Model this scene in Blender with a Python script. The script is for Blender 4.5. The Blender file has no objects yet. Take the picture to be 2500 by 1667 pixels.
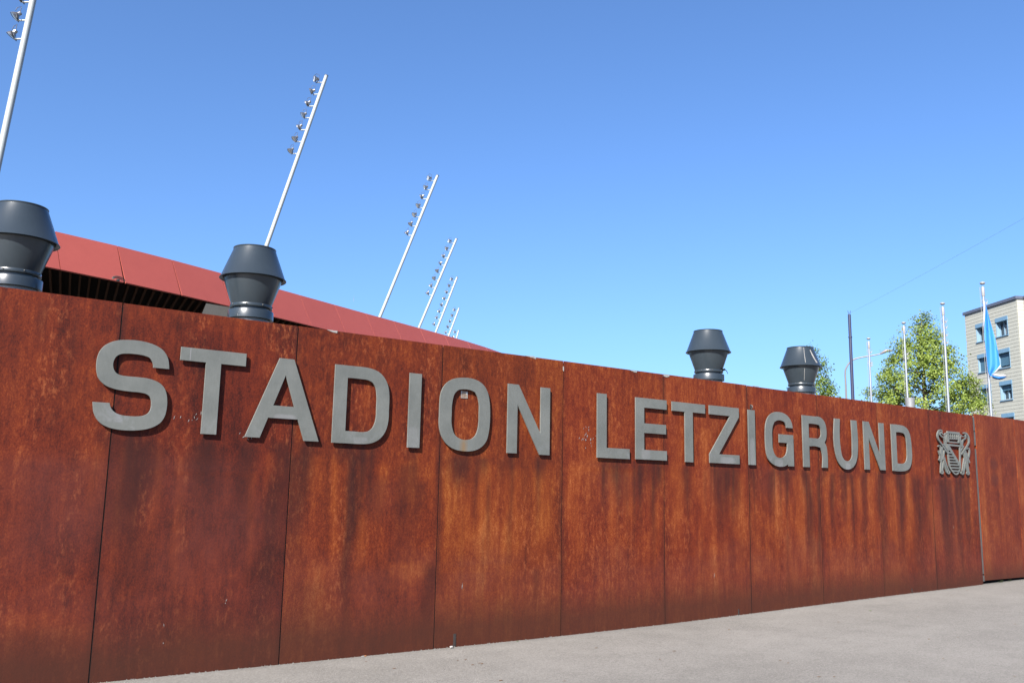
import bpy, bmesh, math, random
import numpy as np
from mathutils import Vector, Matrix

R = math.radians
random.seed(7)
rng = np.random.default_rng(11)
scene = bpy.context.scene
col = scene.collection

# ------------------------------------------------------------------ camera
CAM = Vector((0.0, 0.0, 1.62))
FPX, YAW, PITCH, ROLL = 2200.0, 0.6462, 0.1636, 0.0197
PW, PH = 2500.0, 1667.0
fwd = Vector((math.sin(YAW) * math.cos(PITCH), math.cos(YAW) * math.cos(PITCH), math.sin(PITCH)))
rt0 = Vector((math.cos(YAW), -math.sin(YAW), 0))
up0 = rt0.cross(fwd)
rt = rt0 * math.cos(ROLL) + up0 * math.sin(ROLL)
up = up0 * math.cos(ROLL) - rt0 * math.sin(ROLL)
cd = bpy.data.cameras.new('camera')
cam = bpy.data.objects.new('camera', cd)
col.objects.link(cam)
cd.sensor_width = 36.0
cd.lens = FPX / PW * 36.0
cd.clip_start = 0.05
cd.clip_end = 6000
m = Matrix.Identity(4)
for i in range(3):
    m[i][0] = rt[i]; m[i][1] = up[i]; m[i][2] = -fwd[i]; m[i][3] = CAM[i]
cam.matrix_world = m
scene.camera = cam

# ------------------------------------------------------------------ sky and sun
SUN_TO = Vector((-1.70, -1.0, 1.42)).normalized()          # direction towards the sun
sun_el = math.asin(SUN_TO.z)
sun_az = math.atan2(SUN_TO.x, SUN_TO.y)
world = bpy.data.worlds.new('World')
scene.world = world
world.use_nodes = True
wt = world.node_tree
for n in list(wt.nodes):
    wt.nodes.remove(n)
sky = wt.nodes.new('ShaderNodeTexSky')
sky.sky_type = 'NISHITA'
sky.sun_disc = False
sky.sun_elevation = sun_el
sky.sun_rotation = sun_az
sky.altitude = 0
sky.air_density = 0.9
sky.dust_density = 2.0
sky.ozone_density = 9.5
bg = wt.nodes.new('ShaderNodeBackground')
bg.inputs['Strength'].default_value = 0.082
wo = wt.nodes.new('ShaderNodeOutputWorld')
wt.links.new(sky.outputs[0], bg.inputs['Color'])
wt.links.new(bg.outputs[0], wo.inputs['Surface'])

sl = bpy.data.lights.new('sun', 'SUN')
sl.energy = 5.0
sl.angle = R(0.53)
sl.color = (1.0, 0.94, 0.86)
so = bpy.data.objects.new('sun', sl)
col.objects.link(so)
so.rotation_euler = (-SUN_TO).to_track_quat('-Z', 'Y').to_euler()
so.location = (-20, -15, 30)

scene.view_settings.view_transform = 'Standard'
scene.view_settings.look = 'None'
scene.view_settings.exposure = 1.596
scene.view_settings.gamma = 1.0
scene.view_settings.use_curve_mapping = False

# ------------------------------------------------------------------ survey helpers
def ray(x, y):
    return rt * ((x - PW / 2) / FPX) + up * ((PH / 2 - y) / FPX) + fwd
def onY(x, y, Y):
    d = ray(x, y); return CAM + d * (Y / d.y)
def onZ(x, y, Z):
    d = ray(x, y); return CAM + d * ((Z - CAM.z) / d.z)
def at(x, y, dist):
    d = ray(x, y); return CAM + d * (dist / math.hypot(d.x, d.y))
def onP(x, y, P0, n):
    d = ray(x, y); return CAM + d * ((P0 - CAM).dot(n) / d.dot(n))
O = 2500.0 / 2352.0
def ov(x, y): return (x * O, y * O)
def zf(ox, oy, s):
    return lambda x, y: (ox + x * s, oy + y * s)
z1 = zf(0, 450, 700 / 2350); z3 = zf(600, 150, 600 / 1404); z4 = zf(1600, 750, 500 / 2352)
z5 = zf(2000, 650, 500 / 1960); z7 = zf(900, 700, 800 / 2352); zb = zf(2340, 680, 160 / 697)

# ------------------------------------------------------------------ object helpers
def tag(o, label=None, cat=None, group=None, kind=None):
    if label: o['label'] = label
    if cat: o['category'] = cat
    if group: o['group'] = group
    if kind: o['kind'] = kind
    return o
def empty(name, loc, label, cat, group=None):
    o = bpy.data.objects.new(name, None)
    col.objects.link(o)
    o.location = loc
    o.empty_display_size = 0.2
    return tag(o, label, cat, group)
def link_mesh(name, me, mat=None, parent=None, loc=None):
    o = bpy.data.objects.new(name, me)
    col.objects.link(o)
    if mat and not me.materials: me.materials.append(mat)
    if parent is not None:
        o.parent = parent
    if loc is not None: o.location = loc
    return o

class MB:
    """collects shapes, in coordinates of the finished object"""
    def __init__(s): s.v = []; s.f = []; s.sm = []
    def add(s, vs, fs, smooth=False):
        b = len(s.v)
        s.v += [tuple(v) for v in vs]
        s.f += [tuple(b + i for i in f) for f in fs]
        s.sm += [smooth] * len(fs)
        return s
    def box(s, lo, hi):
        x0, y0, z0 = lo; x1, y1, z1 = hi
        return s.add([(x0,y0,z0),(x1,y0,z0),(x1,y1,z0),(x0,y1,z0),(x0,y0,z1),(x1,y0,z1),(x1,y1,z1),(x0,y1,z1)],
                     [(0,3,2,1),(4,5,6,7),(0,1,5,4),(1,2,6,5),(2,3,7,6),(3,0,4,7)])
    def obox(s, c, ax, ay, az):
        c = Vector(c); p = []
        for k in (-1, 1):
            for (i, j) in ((-1,-1),(1,-1),(1,1),(-1,1)):
                p.append(c + Vector(ax) * i + Vector(ay) * j + Vector(az) * k)
        return s.add(p, [(0,3,2,1),(4,5,6,7),(0,1,5,4),(1,2,6,5),(2,3,7,6),(3,0,4,7)])
    def tube(s, pts, rad, n=10, caps=True):
        pts = [Vector(p) for p in pts]
        rad = rad if isinstance(rad, (list, tuple)) else [rad] * len(pts)
        vs = []; fs = []
        prev = None
        for i, p in enumerate(pts):
            t = (pts[min(i + 1, len(pts) - 1)] - pts[max(i - 1, 0)])
            t = t.normalized() if t.length > 1e-9 else Vector((0, 0, 1))
            if prev is None:
                a = t.orthogonal().normalized()
            else:
                a = (prev - t * prev.dot(t))
                a = a.normalized() if a.length > 1e-6 else t.orthogonal().normalized()
            prev = a; b = t.cross(a)
            for k in range(n):
                th = 2 * math.pi * k / n
                vs.append(p + (a * math.cos(th) + b * math.sin(th)) * rad[i])
        for i in range(len(pts) - 1):
            for k in range(n):
                k2 = (k + 1) % n
                fs.append((i*n+k, i*n+k2, (i+1)*n+k2, (i+1)*n+k))
        s.add(vs, fs, True)
        if caps:
            s.add(vs[:n], [tuple(reversed(range(n)))]); s.add(vs[-n:], [tuple(range(n))])
        return s
    def lathe(s, prof, n=48, c=(0,0,0), ax=None):
        M = Matrix.Identity(3)
        if ax is not None: M = Vector(ax).to_track_quat('Z', 'Y').to_matrix()
        c = Vector(c)
        vs = []; fs = []
        for (r, z) in prof:
            for k in range(n):
                th = 2 * math.pi * k / n
                vs.append(c + M @ Vector((r*math.cos(th), r*math.sin(th), z)))
        for i in range(len(prof) - 1):
            for k in range(n):
                k2 = (k + 1) % n
                fs.append((i*n+k, i*n+k2, (i+1)*n+k2, (i+1)*n+k))
        return s.add(vs, fs, True)
    def mesh(s, name):
        me = bpy.data.meshes.new(name)
        me.from_pydata(s.v, [], s.f)
        me.polygons.foreach_set('use_smooth', s.sm)
        me.update()
        return me
    def build(s, name, mat, parent=None, loc=None, sharp=None):
        me = s.mesh(name)
        if sharp is not None: me.set_sharp_from_angle(angle=R(sharp))
        return link_mesh(name, me, mat, parent, loc)

# ------------------------------------------------------------------ materials
def newmat(name):
    mt = bpy.data.materials.new(name); mt.use_nodes = True
    nt = mt.node_tree
    return mt, nt, nt.nodes['Principled BSDF']
def N(nt, typ, **kw):
    n = nt.nodes.new(typ)
    for k, v in kw.items():
        if k in n.inputs: n.inputs[k].default_value = v
        else: setattr(n, k, v)
    return n
def L(nt, a, b): nt.links.new(a, b)
def math_n(nt, op, a, b=None, c=None, clamp=False):
    n = nt.nodes.new('ShaderNodeMath'); n.operation = op; n.use_clamp = clamp
    for i, x in enumerate((a, b, c)):
        if x is None: continue
        if isinstance(x, (int, float)): n.inputs[i].default_value = x
        else: nt.links.new(x, n.inputs[i])
    return n.outputs[0]
def noise(nt, vec, scale, detail=4, rough=0.55, sx=1, sy=1, sz=1, loc=(0,0,0), dist=0):
    mp = N(nt, 'ShaderNodeMapping'); mp.inputs['Scale'].default_value = (sx, sy, sz); mp.inputs['Location'].default_value = loc
    L(nt, vec, mp.inputs['Vector'])
    n = N(nt, 'ShaderNodeTexNoise'); n.inputs['Scale'].default_value = scale
    n.inputs['Detail'].default_value = detail; n.inputs['Roughness'].default_value = rough
    n.inputs['Distortion'].default_value = dist
    L(nt, mp.outputs[0], n.inputs['Vector'])
    return n.outputs['Fac']
def ramp(nt, fac, stops):
    r = N(nt, 'ShaderNodeValToRGB')
    e = r.color_ramp.elements
    while len(e) < len(stops): e.new(0.5)
    for i, (p, c) in enumerate(stops):
        e[i].position = p
        e[i].color = (*c, 1) if len(c) == 3 else c
    L(nt, fac, r.inputs[0])
    return r.outputs[0]
def mixc(nt, fac, a, b, blend='MIX'):
    n = nt.nodes.new('ShaderNodeMix'); n.data_type = 'RGBA'; n.blend_type = blend
    for sock, x in ((n.inputs[0], fac), (n.inputs[6], a), (n.inputs[7], b)):
        if isinstance(x, (int, float)): sock.default_value = x
        elif isinstance(x, tuple): sock.default_value = (*x, 1)
        else: nt.links.new(x, sock)
    return n.outputs[2]
def bump(nt, bs, h, strength, dist=0.01):
    b = N(nt, 'ShaderNodeBump'); b.inputs['Strength'].default_value = strength; b.inputs['Distance'].default_value = dist
    L(nt, h, b.inputs['Height']); L(nt, b.outputs[0], bs.inputs['Normal'])
def simple(name, c, rough=0.5, metal=0.0, var=0.12, nscale=6, spec=0.5, bmp=0.0, coat=0):
    mt, nt, bs = newmat(name)
    tc = N(nt, 'ShaderNodeNewGeometry').outputs['Position']
    f = noise(nt, tc, nscale, 5, 0.6)
    f2 = noise(nt, tc, nscale * 9, 3, 0.6)
    f = math_n(nt, 'ADD', math_n(nt, 'MULTIPLY', f, 0.7), math_n(nt, 'MULTIPLY', f2, 0.3))
    lo = tuple(x * (1 - var) for x in c); hi = tuple(min(1, x * (1 + var)) for x in c)
    cc = ramp(nt, f, [(0.3, lo), (0.7, hi)])
    L(nt, cc, bs.inputs['Base Color'])
    bs.inputs['Roughness'].default_value = rough
    bs.inputs['Metallic'].default_value = metal
    bs.inputs['Specular IOR Level'].default_value = spec
    if coat: bs.inputs['Coat Weight'].default_value = coat
    if bmp: bump(nt, bs, f2, bmp, 0.005)
    return mt

def rust_material():
    mt, nt, bs = newmat('weathering_steel')
    P = N(nt, 'ShaderNodeNewGeometry').outputs['Position']
    sep = N(nt, 'ShaderNodeSeparateXYZ'); L(nt, P, sep.inputs[0])
    Z = sep.outputs['Z']
    tone = N(nt, 'ShaderNodeAttribute', attribute_type='OBJECT', attribute_name='tone').outputs['Fac']
    off = N(nt, 'ShaderNodeVectorMath', operation='ADD')
    cmb = N(nt, 'ShaderNodeCombineXYZ'); L(nt, math_n(nt, 'MULTIPLY', tone, 37.0), cmb.inputs[1])
    L(nt, P, off.inputs[0]); L(nt, cmb.outputs[0], off.inputs[1])
    Q = off.outputs[0]
    def at_(nm): return N(nt, 'ShaderNodeAttribute', attribute_type='GEOMETRY', attribute_name=nm).outputs['Fac']
    dark, orange, hz = at_('dark'), at_('orange'), at_('haze')
    fine = noise(nt, Q, 85, 5, 0.75, sz=0.6)
    fleck = noise(nt, Q, 30, 6, 0.78, sz=0.42)
    mott = noise(nt, Q, 7.5, 6, 0.65, sz=0.55)
    strk = noise(nt, Q, 6.0, 5, 0.6, sz=0.10)
    strk2 = noise(nt, Q, 21.0, 5, 0.65, sz=0.07)
    big = noise(nt, Q, 1.3, 3, 0.5)
    def c(x, k): return math_n(nt, 'MULTIPLY', math_n(nt, 'SUBTRACT', x, 0.5), k)
    v = math_n(nt, 'ADD', c(fine, 1.15), c(fleck, 0.85))
    v = math_n(nt, 'ADD', v, c(mott, 0.60))
    v = math_n(nt, 'ADD', v, c(strk, 0.62))
    v = math_n(nt, 'ADD', v, c(strk2, 0.45))
    v = math_n(nt, 'ADD', v, c(big, 0.65))
    v = math_n(nt, 'ADD', v, math_n(nt, 'MULTIPLY', orange, 0.26))
    v = math_n(nt, 'ADD', v, math_n(nt, 'MULTIPLY', math_n(nt, 'SUBTRACT', tone, 0.5), 0.45))
    v = math_n(nt, 'ADD', v, 0.49)
    base = ramp(nt, v, [(0.0, (0.0240, 0.0054, 0.0042)), (0.25, (0.0584, 0.0094, 0.0050)), (0.5, (0.0976, 0.0156, 0.0060)),
                        (0.72, (0.1456, 0.0308, 0.0088)), (1.0, (0.2400, 0.0720, 0.0240))])
    # warmer, browner sheets next to redder ones
    warm = N(nt, 'ShaderNodeAttribute', attribute_type='OBJECT', attribute_name='warm').outputs['Fac']
    big2 = noise(nt, Q, 0.9, 3, 0.5, loc=(7, 2, 4))
    wm = math_n(nt, 'MULTIPLY', math_n(nt, 'ADD', warm, c(big2, 1.4)), 0.55, clamp=True)
    base = mixc(nt, wm, base, mixc(nt, 1.0, base, (1.05, 1.38, 0.95), 'MULTIPLY'))
    # bright orange runs keep a warmer hue than the plain rust
    base = mixc(nt, math_n(nt, 'MULTIPLY', orange, 0.36), base, (0.1480, 0.0320, 0.0068))
    # crusty pale flecks in vertical bands
    fl = math_n(nt, 'MULTIPLY', math_n(nt, 'SUBTRACT', fleck, 0.53), 9.0, clamp=True)
    bd = math_n(nt, 'MULTIPLY', math_n(nt, 'SUBTRACT', noise(nt, Q, 3.6, 3, 0.5, sz=0.22, loc=(1, 9, 3)), 0.47), 6.0, clamp=True)
    base = mixc(nt, math_n(nt, 'MULTIPLY', math_n(nt, 'MULTIPLY', fl, bd), 0.55), base, (0.2120, 0.0640, 0.0240))
    # greyed, purple film where rain washed the lower sheet
    low = math_n(nt, 'MULTIPLY', math_n(nt, 'SUBTRACT', math_n(nt, 'ADD', 1.05, c(big, 1.6)), Z), 3.0, clamp=True)
    hz2 = math_n(nt, 'MAXIMUM', hz, math_n(nt, 'MULTIPLY', low, 0.55))
    hzm = math_n(nt, 'MULTIPLY', hz2, math_n(nt, 'ADD', math_n(nt, 'MULTIPLY', mott, 1.0), 0.2), clamp=True)
    base = mixc(nt, math_n(nt, 'MULTIPLY', hzm, 0.72), base, (0.0656, 0.0200, 0.0172))
    # dark rain runs, sharp at their sides, and joint shade painted along sheet edges
    run = math_n(nt, 'MULTIPLY', math_n(nt, 'SUBTRACT', noise(nt, Q, 13.0, 4, 0.6, sz=0.045, loc=(5, 0, 2)), 0.56), 7.0, clamp=True)
    dk = math_n(nt, 'MULTIPLY', dark, math_n(nt, 'ADD', math_n(nt, 'MULTIPLY', strk2, 1.35), math_n(nt, 'MULTIPLY', fleck, 0.55)), clamp=True)
    dk = math_n(nt, 'MAXIMUM', dk, math_n(nt, 'MULTIPLY', run, math_n(nt, 'ADD', 0.02, math_n(nt, 'MULTIPLY', strk, 0.38))))
    base = mixc(nt, math_n(nt, 'MULTIPLY', dk, 0.80), base, (0.0180, 0.0068, 0.0062))
    # dirt splashed up at the foot
    edge = math_n(nt, 'ADD', math_n(nt, 'MULTIPLY', big, 0.20), math_n(nt, 'MULTIPLY', strk, 0.22))
    ft = math_n(nt, 'SUBTRACT', math_n(nt, 'ADD', edge, 0.36), Z)
    ft = math_n(nt, 'MULTIPLY', ft, 3.2, clamp=True)
    base = mixc(nt, math_n(nt, 'MULTIPLY', ft, 0.75), base, (0.0376, 0.0136, 0.0084))
    # pale scuffs
    sc = noise(nt, Q, 5.5, 5, 0.8, sx=1.6, sz=0.8, dist=1.6, loc=(3, 1, 8))
    scm = math_n(nt, 'MULTIPLY', math_n(nt, 'SUBTRACT', sc, 0.73), 9.0, clamp=True)
    base = mixc(nt, math_n(nt, 'MULTIPLY', scm, 0.3), base, (0.1064, 0.0456, 0.0381))
    L(nt, base, bs.inputs['Base Color'])
    bs.inputs['Roughness'].default_value = 0.62
    bs.inputs['Specular IOR Level'].default_value = 0.12
    bump(nt, bs, math_n(nt, 'ADD', fine, math_n(nt, 'MULTIPLY', fleck, 0.8)), 0.35, 0.004)
    return mt

def letter_material():
    mt, nt, bs = newmat('blasted_stainless')
    tc = N(nt, 'ShaderNodeTexCoord').outputs['Object']
    P = N(nt, 'ShaderNodeNewGeometry').outputs['Position']
    f = noise(nt, P, 3.2, 5, 0.6)
    g = noise(nt, P, 60, 4, 0.6, sz=0.3)
    sm = noise(nt, P, 5.0, 6, 0.7, dist=1.2, loc=(2, 0, 5))
    base = ramp(nt, math_n(nt, 'ADD', math_n(nt, 'MULTIPLY', f, 0.75), math_n(nt, 'MULTIPLY', g, 0.25)),
                [(0.28, (0.092, 0.097, 0.087)), (0.72, (0.138, 0.143, 0.130))])
    sep = N(nt, 'ShaderNodeSeparateXYZ'); L(nt, tc, sep.inputs[0])
    low = math_n(nt, 'MULTIPLY', math_n(nt, 'SUBTRACT', -0.12, sep.outputs['Z']), 4.0, clamp=True)
    smm = math_n(nt, 'MULTIPLY', math_n(nt, 'SUBTRACT', sm, 0.5), 4.5, clamp=True)
    smear = N(nt, 'ShaderNodeAttribute', attribute_type='OBJECT', attribute_name='smear').outputs['Fac']
    k = math_n(nt, 'MULTIPLY', math_n(nt, 'MULTIPLY', low, smm), smear, clamp=True)
    base = mixc(nt, k, base, (0.2352, 0.2352, 0.2520))
    def oa(nm): return N(nt, 'ShaderNodeAttribute', attribute_type='OBJECT', attribute_name=nm).outputs['Fac']
    # a rubbed or repaired patch on some letters
    qx = math_n(nt, 'DIVIDE', math_n(nt, 'SUBTRACT', sep.outputs['X'], oa('patch_x')), oa('patch_w'))
    qz = math_n(nt, 'DIVIDE', math_n(nt, 'SUBTRACT', sep.outputs['Z'], oa('patch_z')), oa('patch_h'))
    q4 = math_n(nt, 'ADD', math_n(nt, 'POWER', math_n(nt, 'ABSOLUTE', qx), 4.0), math_n(nt, 'POWER', math_n(nt, 'ABSOLUTE', qz), 4.0))
    pm = math_n(nt, 'MULTIPLY', math_n(nt, 'SUBTRACT', 1.3, math_n(nt, 'ADD', q4, math_n(nt, 'MULTIPLY', sm, 0.4))), 1.2, clamp=True)
    pm = math_n(nt, 'MULTIPLY', pm, math_n(nt, 'MULTIPLY', oa('patch_k'), math_n(nt, 'ADD', 0.5, math_n(nt, 'MULTIPLY', sm, 0.9))), clamp=True)
    base = mixc(nt, pm, base, (0.1960, 0.1920, 0.1920))
    # a rust run at the foot of one letter
    run = N(nt, 'ShaderNodeAttribute', attribute_type='OBJECT', attribute_name='rust_run').outputs['Fac']
    w = math_n(nt, 'SUBTRACT', 1.0, math_n(nt, 'MULTIPLY', math_n(nt, 'ABSOLUTE', math_n(nt, 'ADD', sep.outputs['X'], 0.01)), 16.0), clamp=True)
    zz = math_n(nt, 'MULTIPLY', math_n(nt, 'SUBTRACT', -0.2, sep.outputs['Z']), 9.0, clamp=True)
    k2 = math_n(nt, 'MULTIPLY', math_n(nt, 'MULTIPLY', w, zz), math_n(nt, 'MULTIPLY', run, 0.75), clamp=True)
    base = mixc(nt, k2, base, (0.1680, 0.0952, 0.0336))
    L(nt, base, bs.inputs['Base Color'])
    bs.inputs['Metallic'].default_value = 0.25
    rr = ramp(nt, f, [(0.2, (0.42,) * 3), (0.8, (0.56,) * 3)])
    L(nt, rr, bs.inputs['Roughness'])
    bump(nt, bs, g, 0.08, 0.001)
    return mt

def pavement_material():
    mt, nt, bs = newmat('worn_asphalt')
    P = N(nt, 'ShaderNodeNewGeometry').outputs['Position']
    g1 = noise(nt, P, 160, 3, 0.7)
    g2 = noise(nt, P, 38, 5, 0.7)
    b = noise(nt, P, 0.55, 4, 0.6, sx=0.7, sy=1.3)
    b2 = noise(nt, P, 2.6, 5, 0.6)
    vor = N(nt, 'ShaderNodeTexVoronoi'); vor.inputs['Scale'].default_value = 95
    L(nt, P, vor.inputs['Vector'])
    cell = N(nt, 'ShaderNodeSeparateColor'); L(nt, vor.outputs['Color'], cell.inputs[0])
    def c(x, k): return math_n(nt, 'MULTIPLY', math_n(nt, 'SUBTRACT', x, 0.5), k)
    v = math_n(nt, 'ADD', c(g1, 0.65), c(g2, 0.6))
    v = math_n(nt, 'ADD', v, c(b, 0.45)); v = math_n(nt, 'ADD', v, c(b2, 0.35))
    v = math_n(nt, 'ADD', v, c(cell.outputs[0], 0.32))
    v = math_n(nt, 'ADD', v, 0.5)
    base = ramp(nt, v, [(0.0, (0.068, 0.064, 0.0585)), (0.5, (0.147, 0.139, 0.127)), (1.0, (0.228, 0.216, 0.199))])
    # soot and dust gathered along the foot of the wall
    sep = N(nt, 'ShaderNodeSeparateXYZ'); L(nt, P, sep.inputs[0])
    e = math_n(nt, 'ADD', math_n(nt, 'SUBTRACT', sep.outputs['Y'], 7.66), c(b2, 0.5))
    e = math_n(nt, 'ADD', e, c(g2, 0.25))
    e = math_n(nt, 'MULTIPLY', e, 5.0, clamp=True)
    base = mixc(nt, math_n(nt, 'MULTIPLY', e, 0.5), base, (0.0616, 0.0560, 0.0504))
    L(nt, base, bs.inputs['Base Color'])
    bs.inputs['Roughness'].default_value = 0.9
    bs.inputs['Specular IOR Level'].default_value = 0.2
    bump(nt, bs, math_n(nt, 'ADD', g1, vor.outputs['Distance']), 0.5, 0.006)
    return mt

def leaf_material(name, c1, c2):
    mt, nt, bs = newmat(name)
    P = N(nt, 'ShaderNodeNewGeometry').outputs['Position']
    f = noise(nt, P, 2.2, 4, 0.7)
    rp = N(nt, 'ShaderNodeNewGeometry').outputs['Random Per Island']
    k = math_n(nt, 'ADD', math_n(nt, 'MULTIPLY', f, 0.5), math_n(nt, 'MULTIPLY', rp, 0.5))
    cc = ramp(nt, k, [(0.25, c1), (0.75, c2)])
    L(nt, cc, bs.inputs['Base Color'])
    bs.inputs['Roughness'].default_value = 0.5
    bs.inputs['Specular IOR Level'].default_value = 0.35
    tr = N(nt, 'ShaderNodeBsdfTranslucent')
    tcol = mixc(nt, 0.5, cc, (0.1280, 0.2080, 0.0160))
    L(nt, tcol, tr.inputs['Color'])
    mx = N(nt, 'ShaderNodeMixShader'); mx.inputs[0].default_value = 0.46
    out = [n for n in nt.nodes if n.type == 'OUTPUT_MATERIAL'][0]
    L(nt, bs.outputs[0], mx.inputs[1]); L(nt, tr.outputs[0], mx.inputs[2]); L(nt, mx.outputs[0], out.inputs['Surface'])
    return mt

def fascia_material():
    mt, nt, bs = newmat('red_fascia')
    P = N(nt, 'ShaderNodeNewGeometry').outputs['Position']
    tone = N(nt, 'ShaderNodeAttribute', attribute_type='OBJECT', attribute_name='tone').outputs['Fac']
    f = noise(nt, P, 1.1, 5, 0.6); g = noise(nt, P, 14, 4, 0.6, sz=0.4)
    k = math_n(nt, 'ADD', math_n(nt, 'MULTIPLY', f, 0.45), math_n(nt, 'MULTIPLY', g, 0.3))
    k = math_n(nt, 'ADD', k, math_n(nt, 'MULTIPLY', tone, 0.25))
    cc = ramp(nt, k, [(0.25, (0.2016, 0.0392, 0.0296)), (0.75, (0.2416, 0.0496, 0.0368))])
    L(nt, cc, bs.inputs['Base Color'])
    bs.inputs['Roughness'].default_value = 0.55
    return mt

M = dict(
    rust=rust_material(), letter=letter_material(), pavement=pavement_material(), fascia=fascia_material(),
    vent=simple('slate_grey_paint', (0.0184, 0.0248, 0.0304), 0.28, 0, 0.12, 3, 0.5, coat=0.12),
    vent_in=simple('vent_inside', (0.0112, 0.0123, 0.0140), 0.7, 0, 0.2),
    plinth=simple('zinc_plinth', (0.1680, 0.1736, 0.1736), 0.5, 0.3, 0.12),
    core=simple('dark_core', (0.0157, 0.0123, 0.0112), 0.9, 0, 0.3),
    galv=simple('galvanised_post', (0.0680, 0.0680, 0.0656), 0.5, 0.3, 0.18, 9),
    white=simple('white_residue', (0.2080, 0.2000, 0.1880), 0.7, 0, 0.25, 40),
    mast=simple('pale_mast_paint', (0.2576, 0.2800, 0.2800), 0.45, 0, 0.05, 1.2),
    lamp=simple('floodlight_alloy', (0.26, 0.26, 0.265), 0.30, 0.85, 0.2, 12),
    lamp_dark=simple('floodlight_bracket', (0.0392, 0.0392, 0.0420), 0.5, 0.3, 0.2, 12),
    glass=simple('floodlight_glass', (0.55, 0.58, 0.6), 0.08, 0.6, 0.1, 8),
    deck=simple('roof_felt', (0.0560, 0.0532, 0.0504), 0.9, 0, 0.25, 1.5),
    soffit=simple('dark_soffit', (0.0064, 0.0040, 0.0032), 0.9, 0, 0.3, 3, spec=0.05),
    slat=simple('brown_timber_slat', (0.0288, 0.0108, 0.0032), 0.75, 0, 0.35, 8, spec=0.05),
    slab=simple('slab_grey_shaded', (0.028, 0.027, 0.025), 0.9, 0, 0.1, 4),  # base colour darkened to stand for the shade under the roof
    concrete=simple('grey_concrete', (0.1344, 0.1288, 0.1204), 0.85, 0, 0.12, 4),
    tower=simple('midnight_blue_mast', (0.0168, 0.0202, 0.0476), 0.4, 0, 0.1, 4),
    steel=simple('brushed_flagpole', (0.36, 0.37, 0.38), 0.32, 0.75, 0.06, 4),
    zinc=simple('zinc_pipe', (0.2160, 0.2200, 0.2240), 0.45, 0.4, 0.1, 8),
    polewhite=simple('white_fitting', (0.1920, 0.1920, 0.1880), 0.45, 0, 0.05, 8),
    lamppost=simple('pale_lamp_post', (0.1360, 0.1240, 0.1240), 0.45, 0.2, 0.08, 4),
    wire=simple('wire', (0.11, 0.14, 0.20), 0.6),
    tile=simple('pale_cladding', (0.2680, 0.2720, 0.2384), 0.7, 0, 0.07, 1.5),
    joint=simple('cladding_joint', (0.1360, 0.1400, 0.1280), 0.9, 0, 0.15, 3),
    stucco=simple('white_stucco', (0.3080, 0.2912, 0.2856), 0.85, 0, 0.05, 3),
    capping=simple('roof_capping', (0.0728, 0.0840, 0.1176), 0.45, 0.2, 0.1, 3),
    blue=simple('blue_window_metal', (0.0952, 0.1792, 0.2632), 0.45, 0, 0.08, 4),
    blind=simple('blue_blind', (0.0308, 0.0840, 0.1316), 0.7, 0, 0.1, 5),
    reveal=simple('pale_blue_reveal', (0.1400, 0.2240, 0.2968), 0.5, 0, 0.06, 5),
    pane=simple('window_pane', (0.0196, 0.0280, 0.0392), 0.05, 0, 0.3, 1.0, 0.6),
    curtain=simple('curtain', (0.2352, 0.2408, 0.2520), 0.85, 0, 0.15, 4),
    flagblue=simple('flag_blue', (0.0168, 0.1456, 0.4200), 0.65, 0, 0.06, 3),
    flagwhite=simple('flag_white', (0.2880, 0.2880, 0.3040), 0.65, 0, 0.05, 3),
    bark=simple('bark', (0.0560, 0.0420, 0.0308), 0.9, 0, 0.35, 9, 0.2, 0.5),
    leaf_a=leaf_material('spring_leaf', (0.120, 0.172, 0.030), (0.255, 0.320, 0.064)),
    leaf_b=leaf_material('darker_leaf', (0.080, 0.135, 0.030), (0.190, 0.260, 0.052)),
    sticker=simple('silver_sticker', (0.2352, 0.1680, 0.1232), 0.35, 0.4, 0.5, 45),
    foil=simple('sticker_foil', (0.4032, 0.3920, 0.3696), 0.3, 0.5, 0.2, 60),
    butt=simple('filter_orange', (0.3080, 0.1344, 0.0448), 0.8, 0, 0.2, 60),
    paper=simple('litter_paper', (0.2400, 0.2360, 0.2280), 0.8, 0, 0.08, 30),
    dry=simple('dry_leaf', (0.0896, 0.0476, 0.0224), 0.8, 0, 0.3, 40),
    greenleaf=simple('small_green_leaf', (0.0560, 0.0952, 0.0224), 0.6, 0, 0.3, 40),
    grass=simple('weed_green', (0.0504, 0.0728, 0.0168), 0.7, 0, 0.3, 30),
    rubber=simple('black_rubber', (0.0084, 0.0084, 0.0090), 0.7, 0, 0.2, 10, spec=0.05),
)

# ------------------------------------------------------------------ ground
YW = 7.7803
GX = [-60, 0, 3.4, 5.0, 6.6, 8.25, 9.9, 11.5, 13.0, 14.6, 16.1, 17.6, 22, 60]
GZ = [0.095, 0.09, 0.078, 0.072, 0.069, 0.078, 0.10, 0.127, 0.15, 0.167, 0.187, 0.204, 0.22, 0.22]
def gz(x): return float(np.interp(x, GX, GZ))
gx = [-3000, -500, -60, -20, -8] + [i * 0.8 for i in range(-5, 30)] + [30, 60, 500, 3000]
gy = [-3000, -400, -60, -15, -4, 0, 2, 4, 6, 7, YW, 9, 14, 30, 60, 200, 800, 3000]
mb = MB()
vs = [(x, y, gz(x)) for y in gy for x in gx]
nx = len(gx)
mb.add(vs, [(j*nx+i, j*nx+i+1, (j+1)*nx+i+1, (j+1)*nx+i) for j in range(len(gy)-1) for i in range(nx-1)], True)
tag(mb.build('pavement', M['pavement']), kind='structure')

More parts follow.
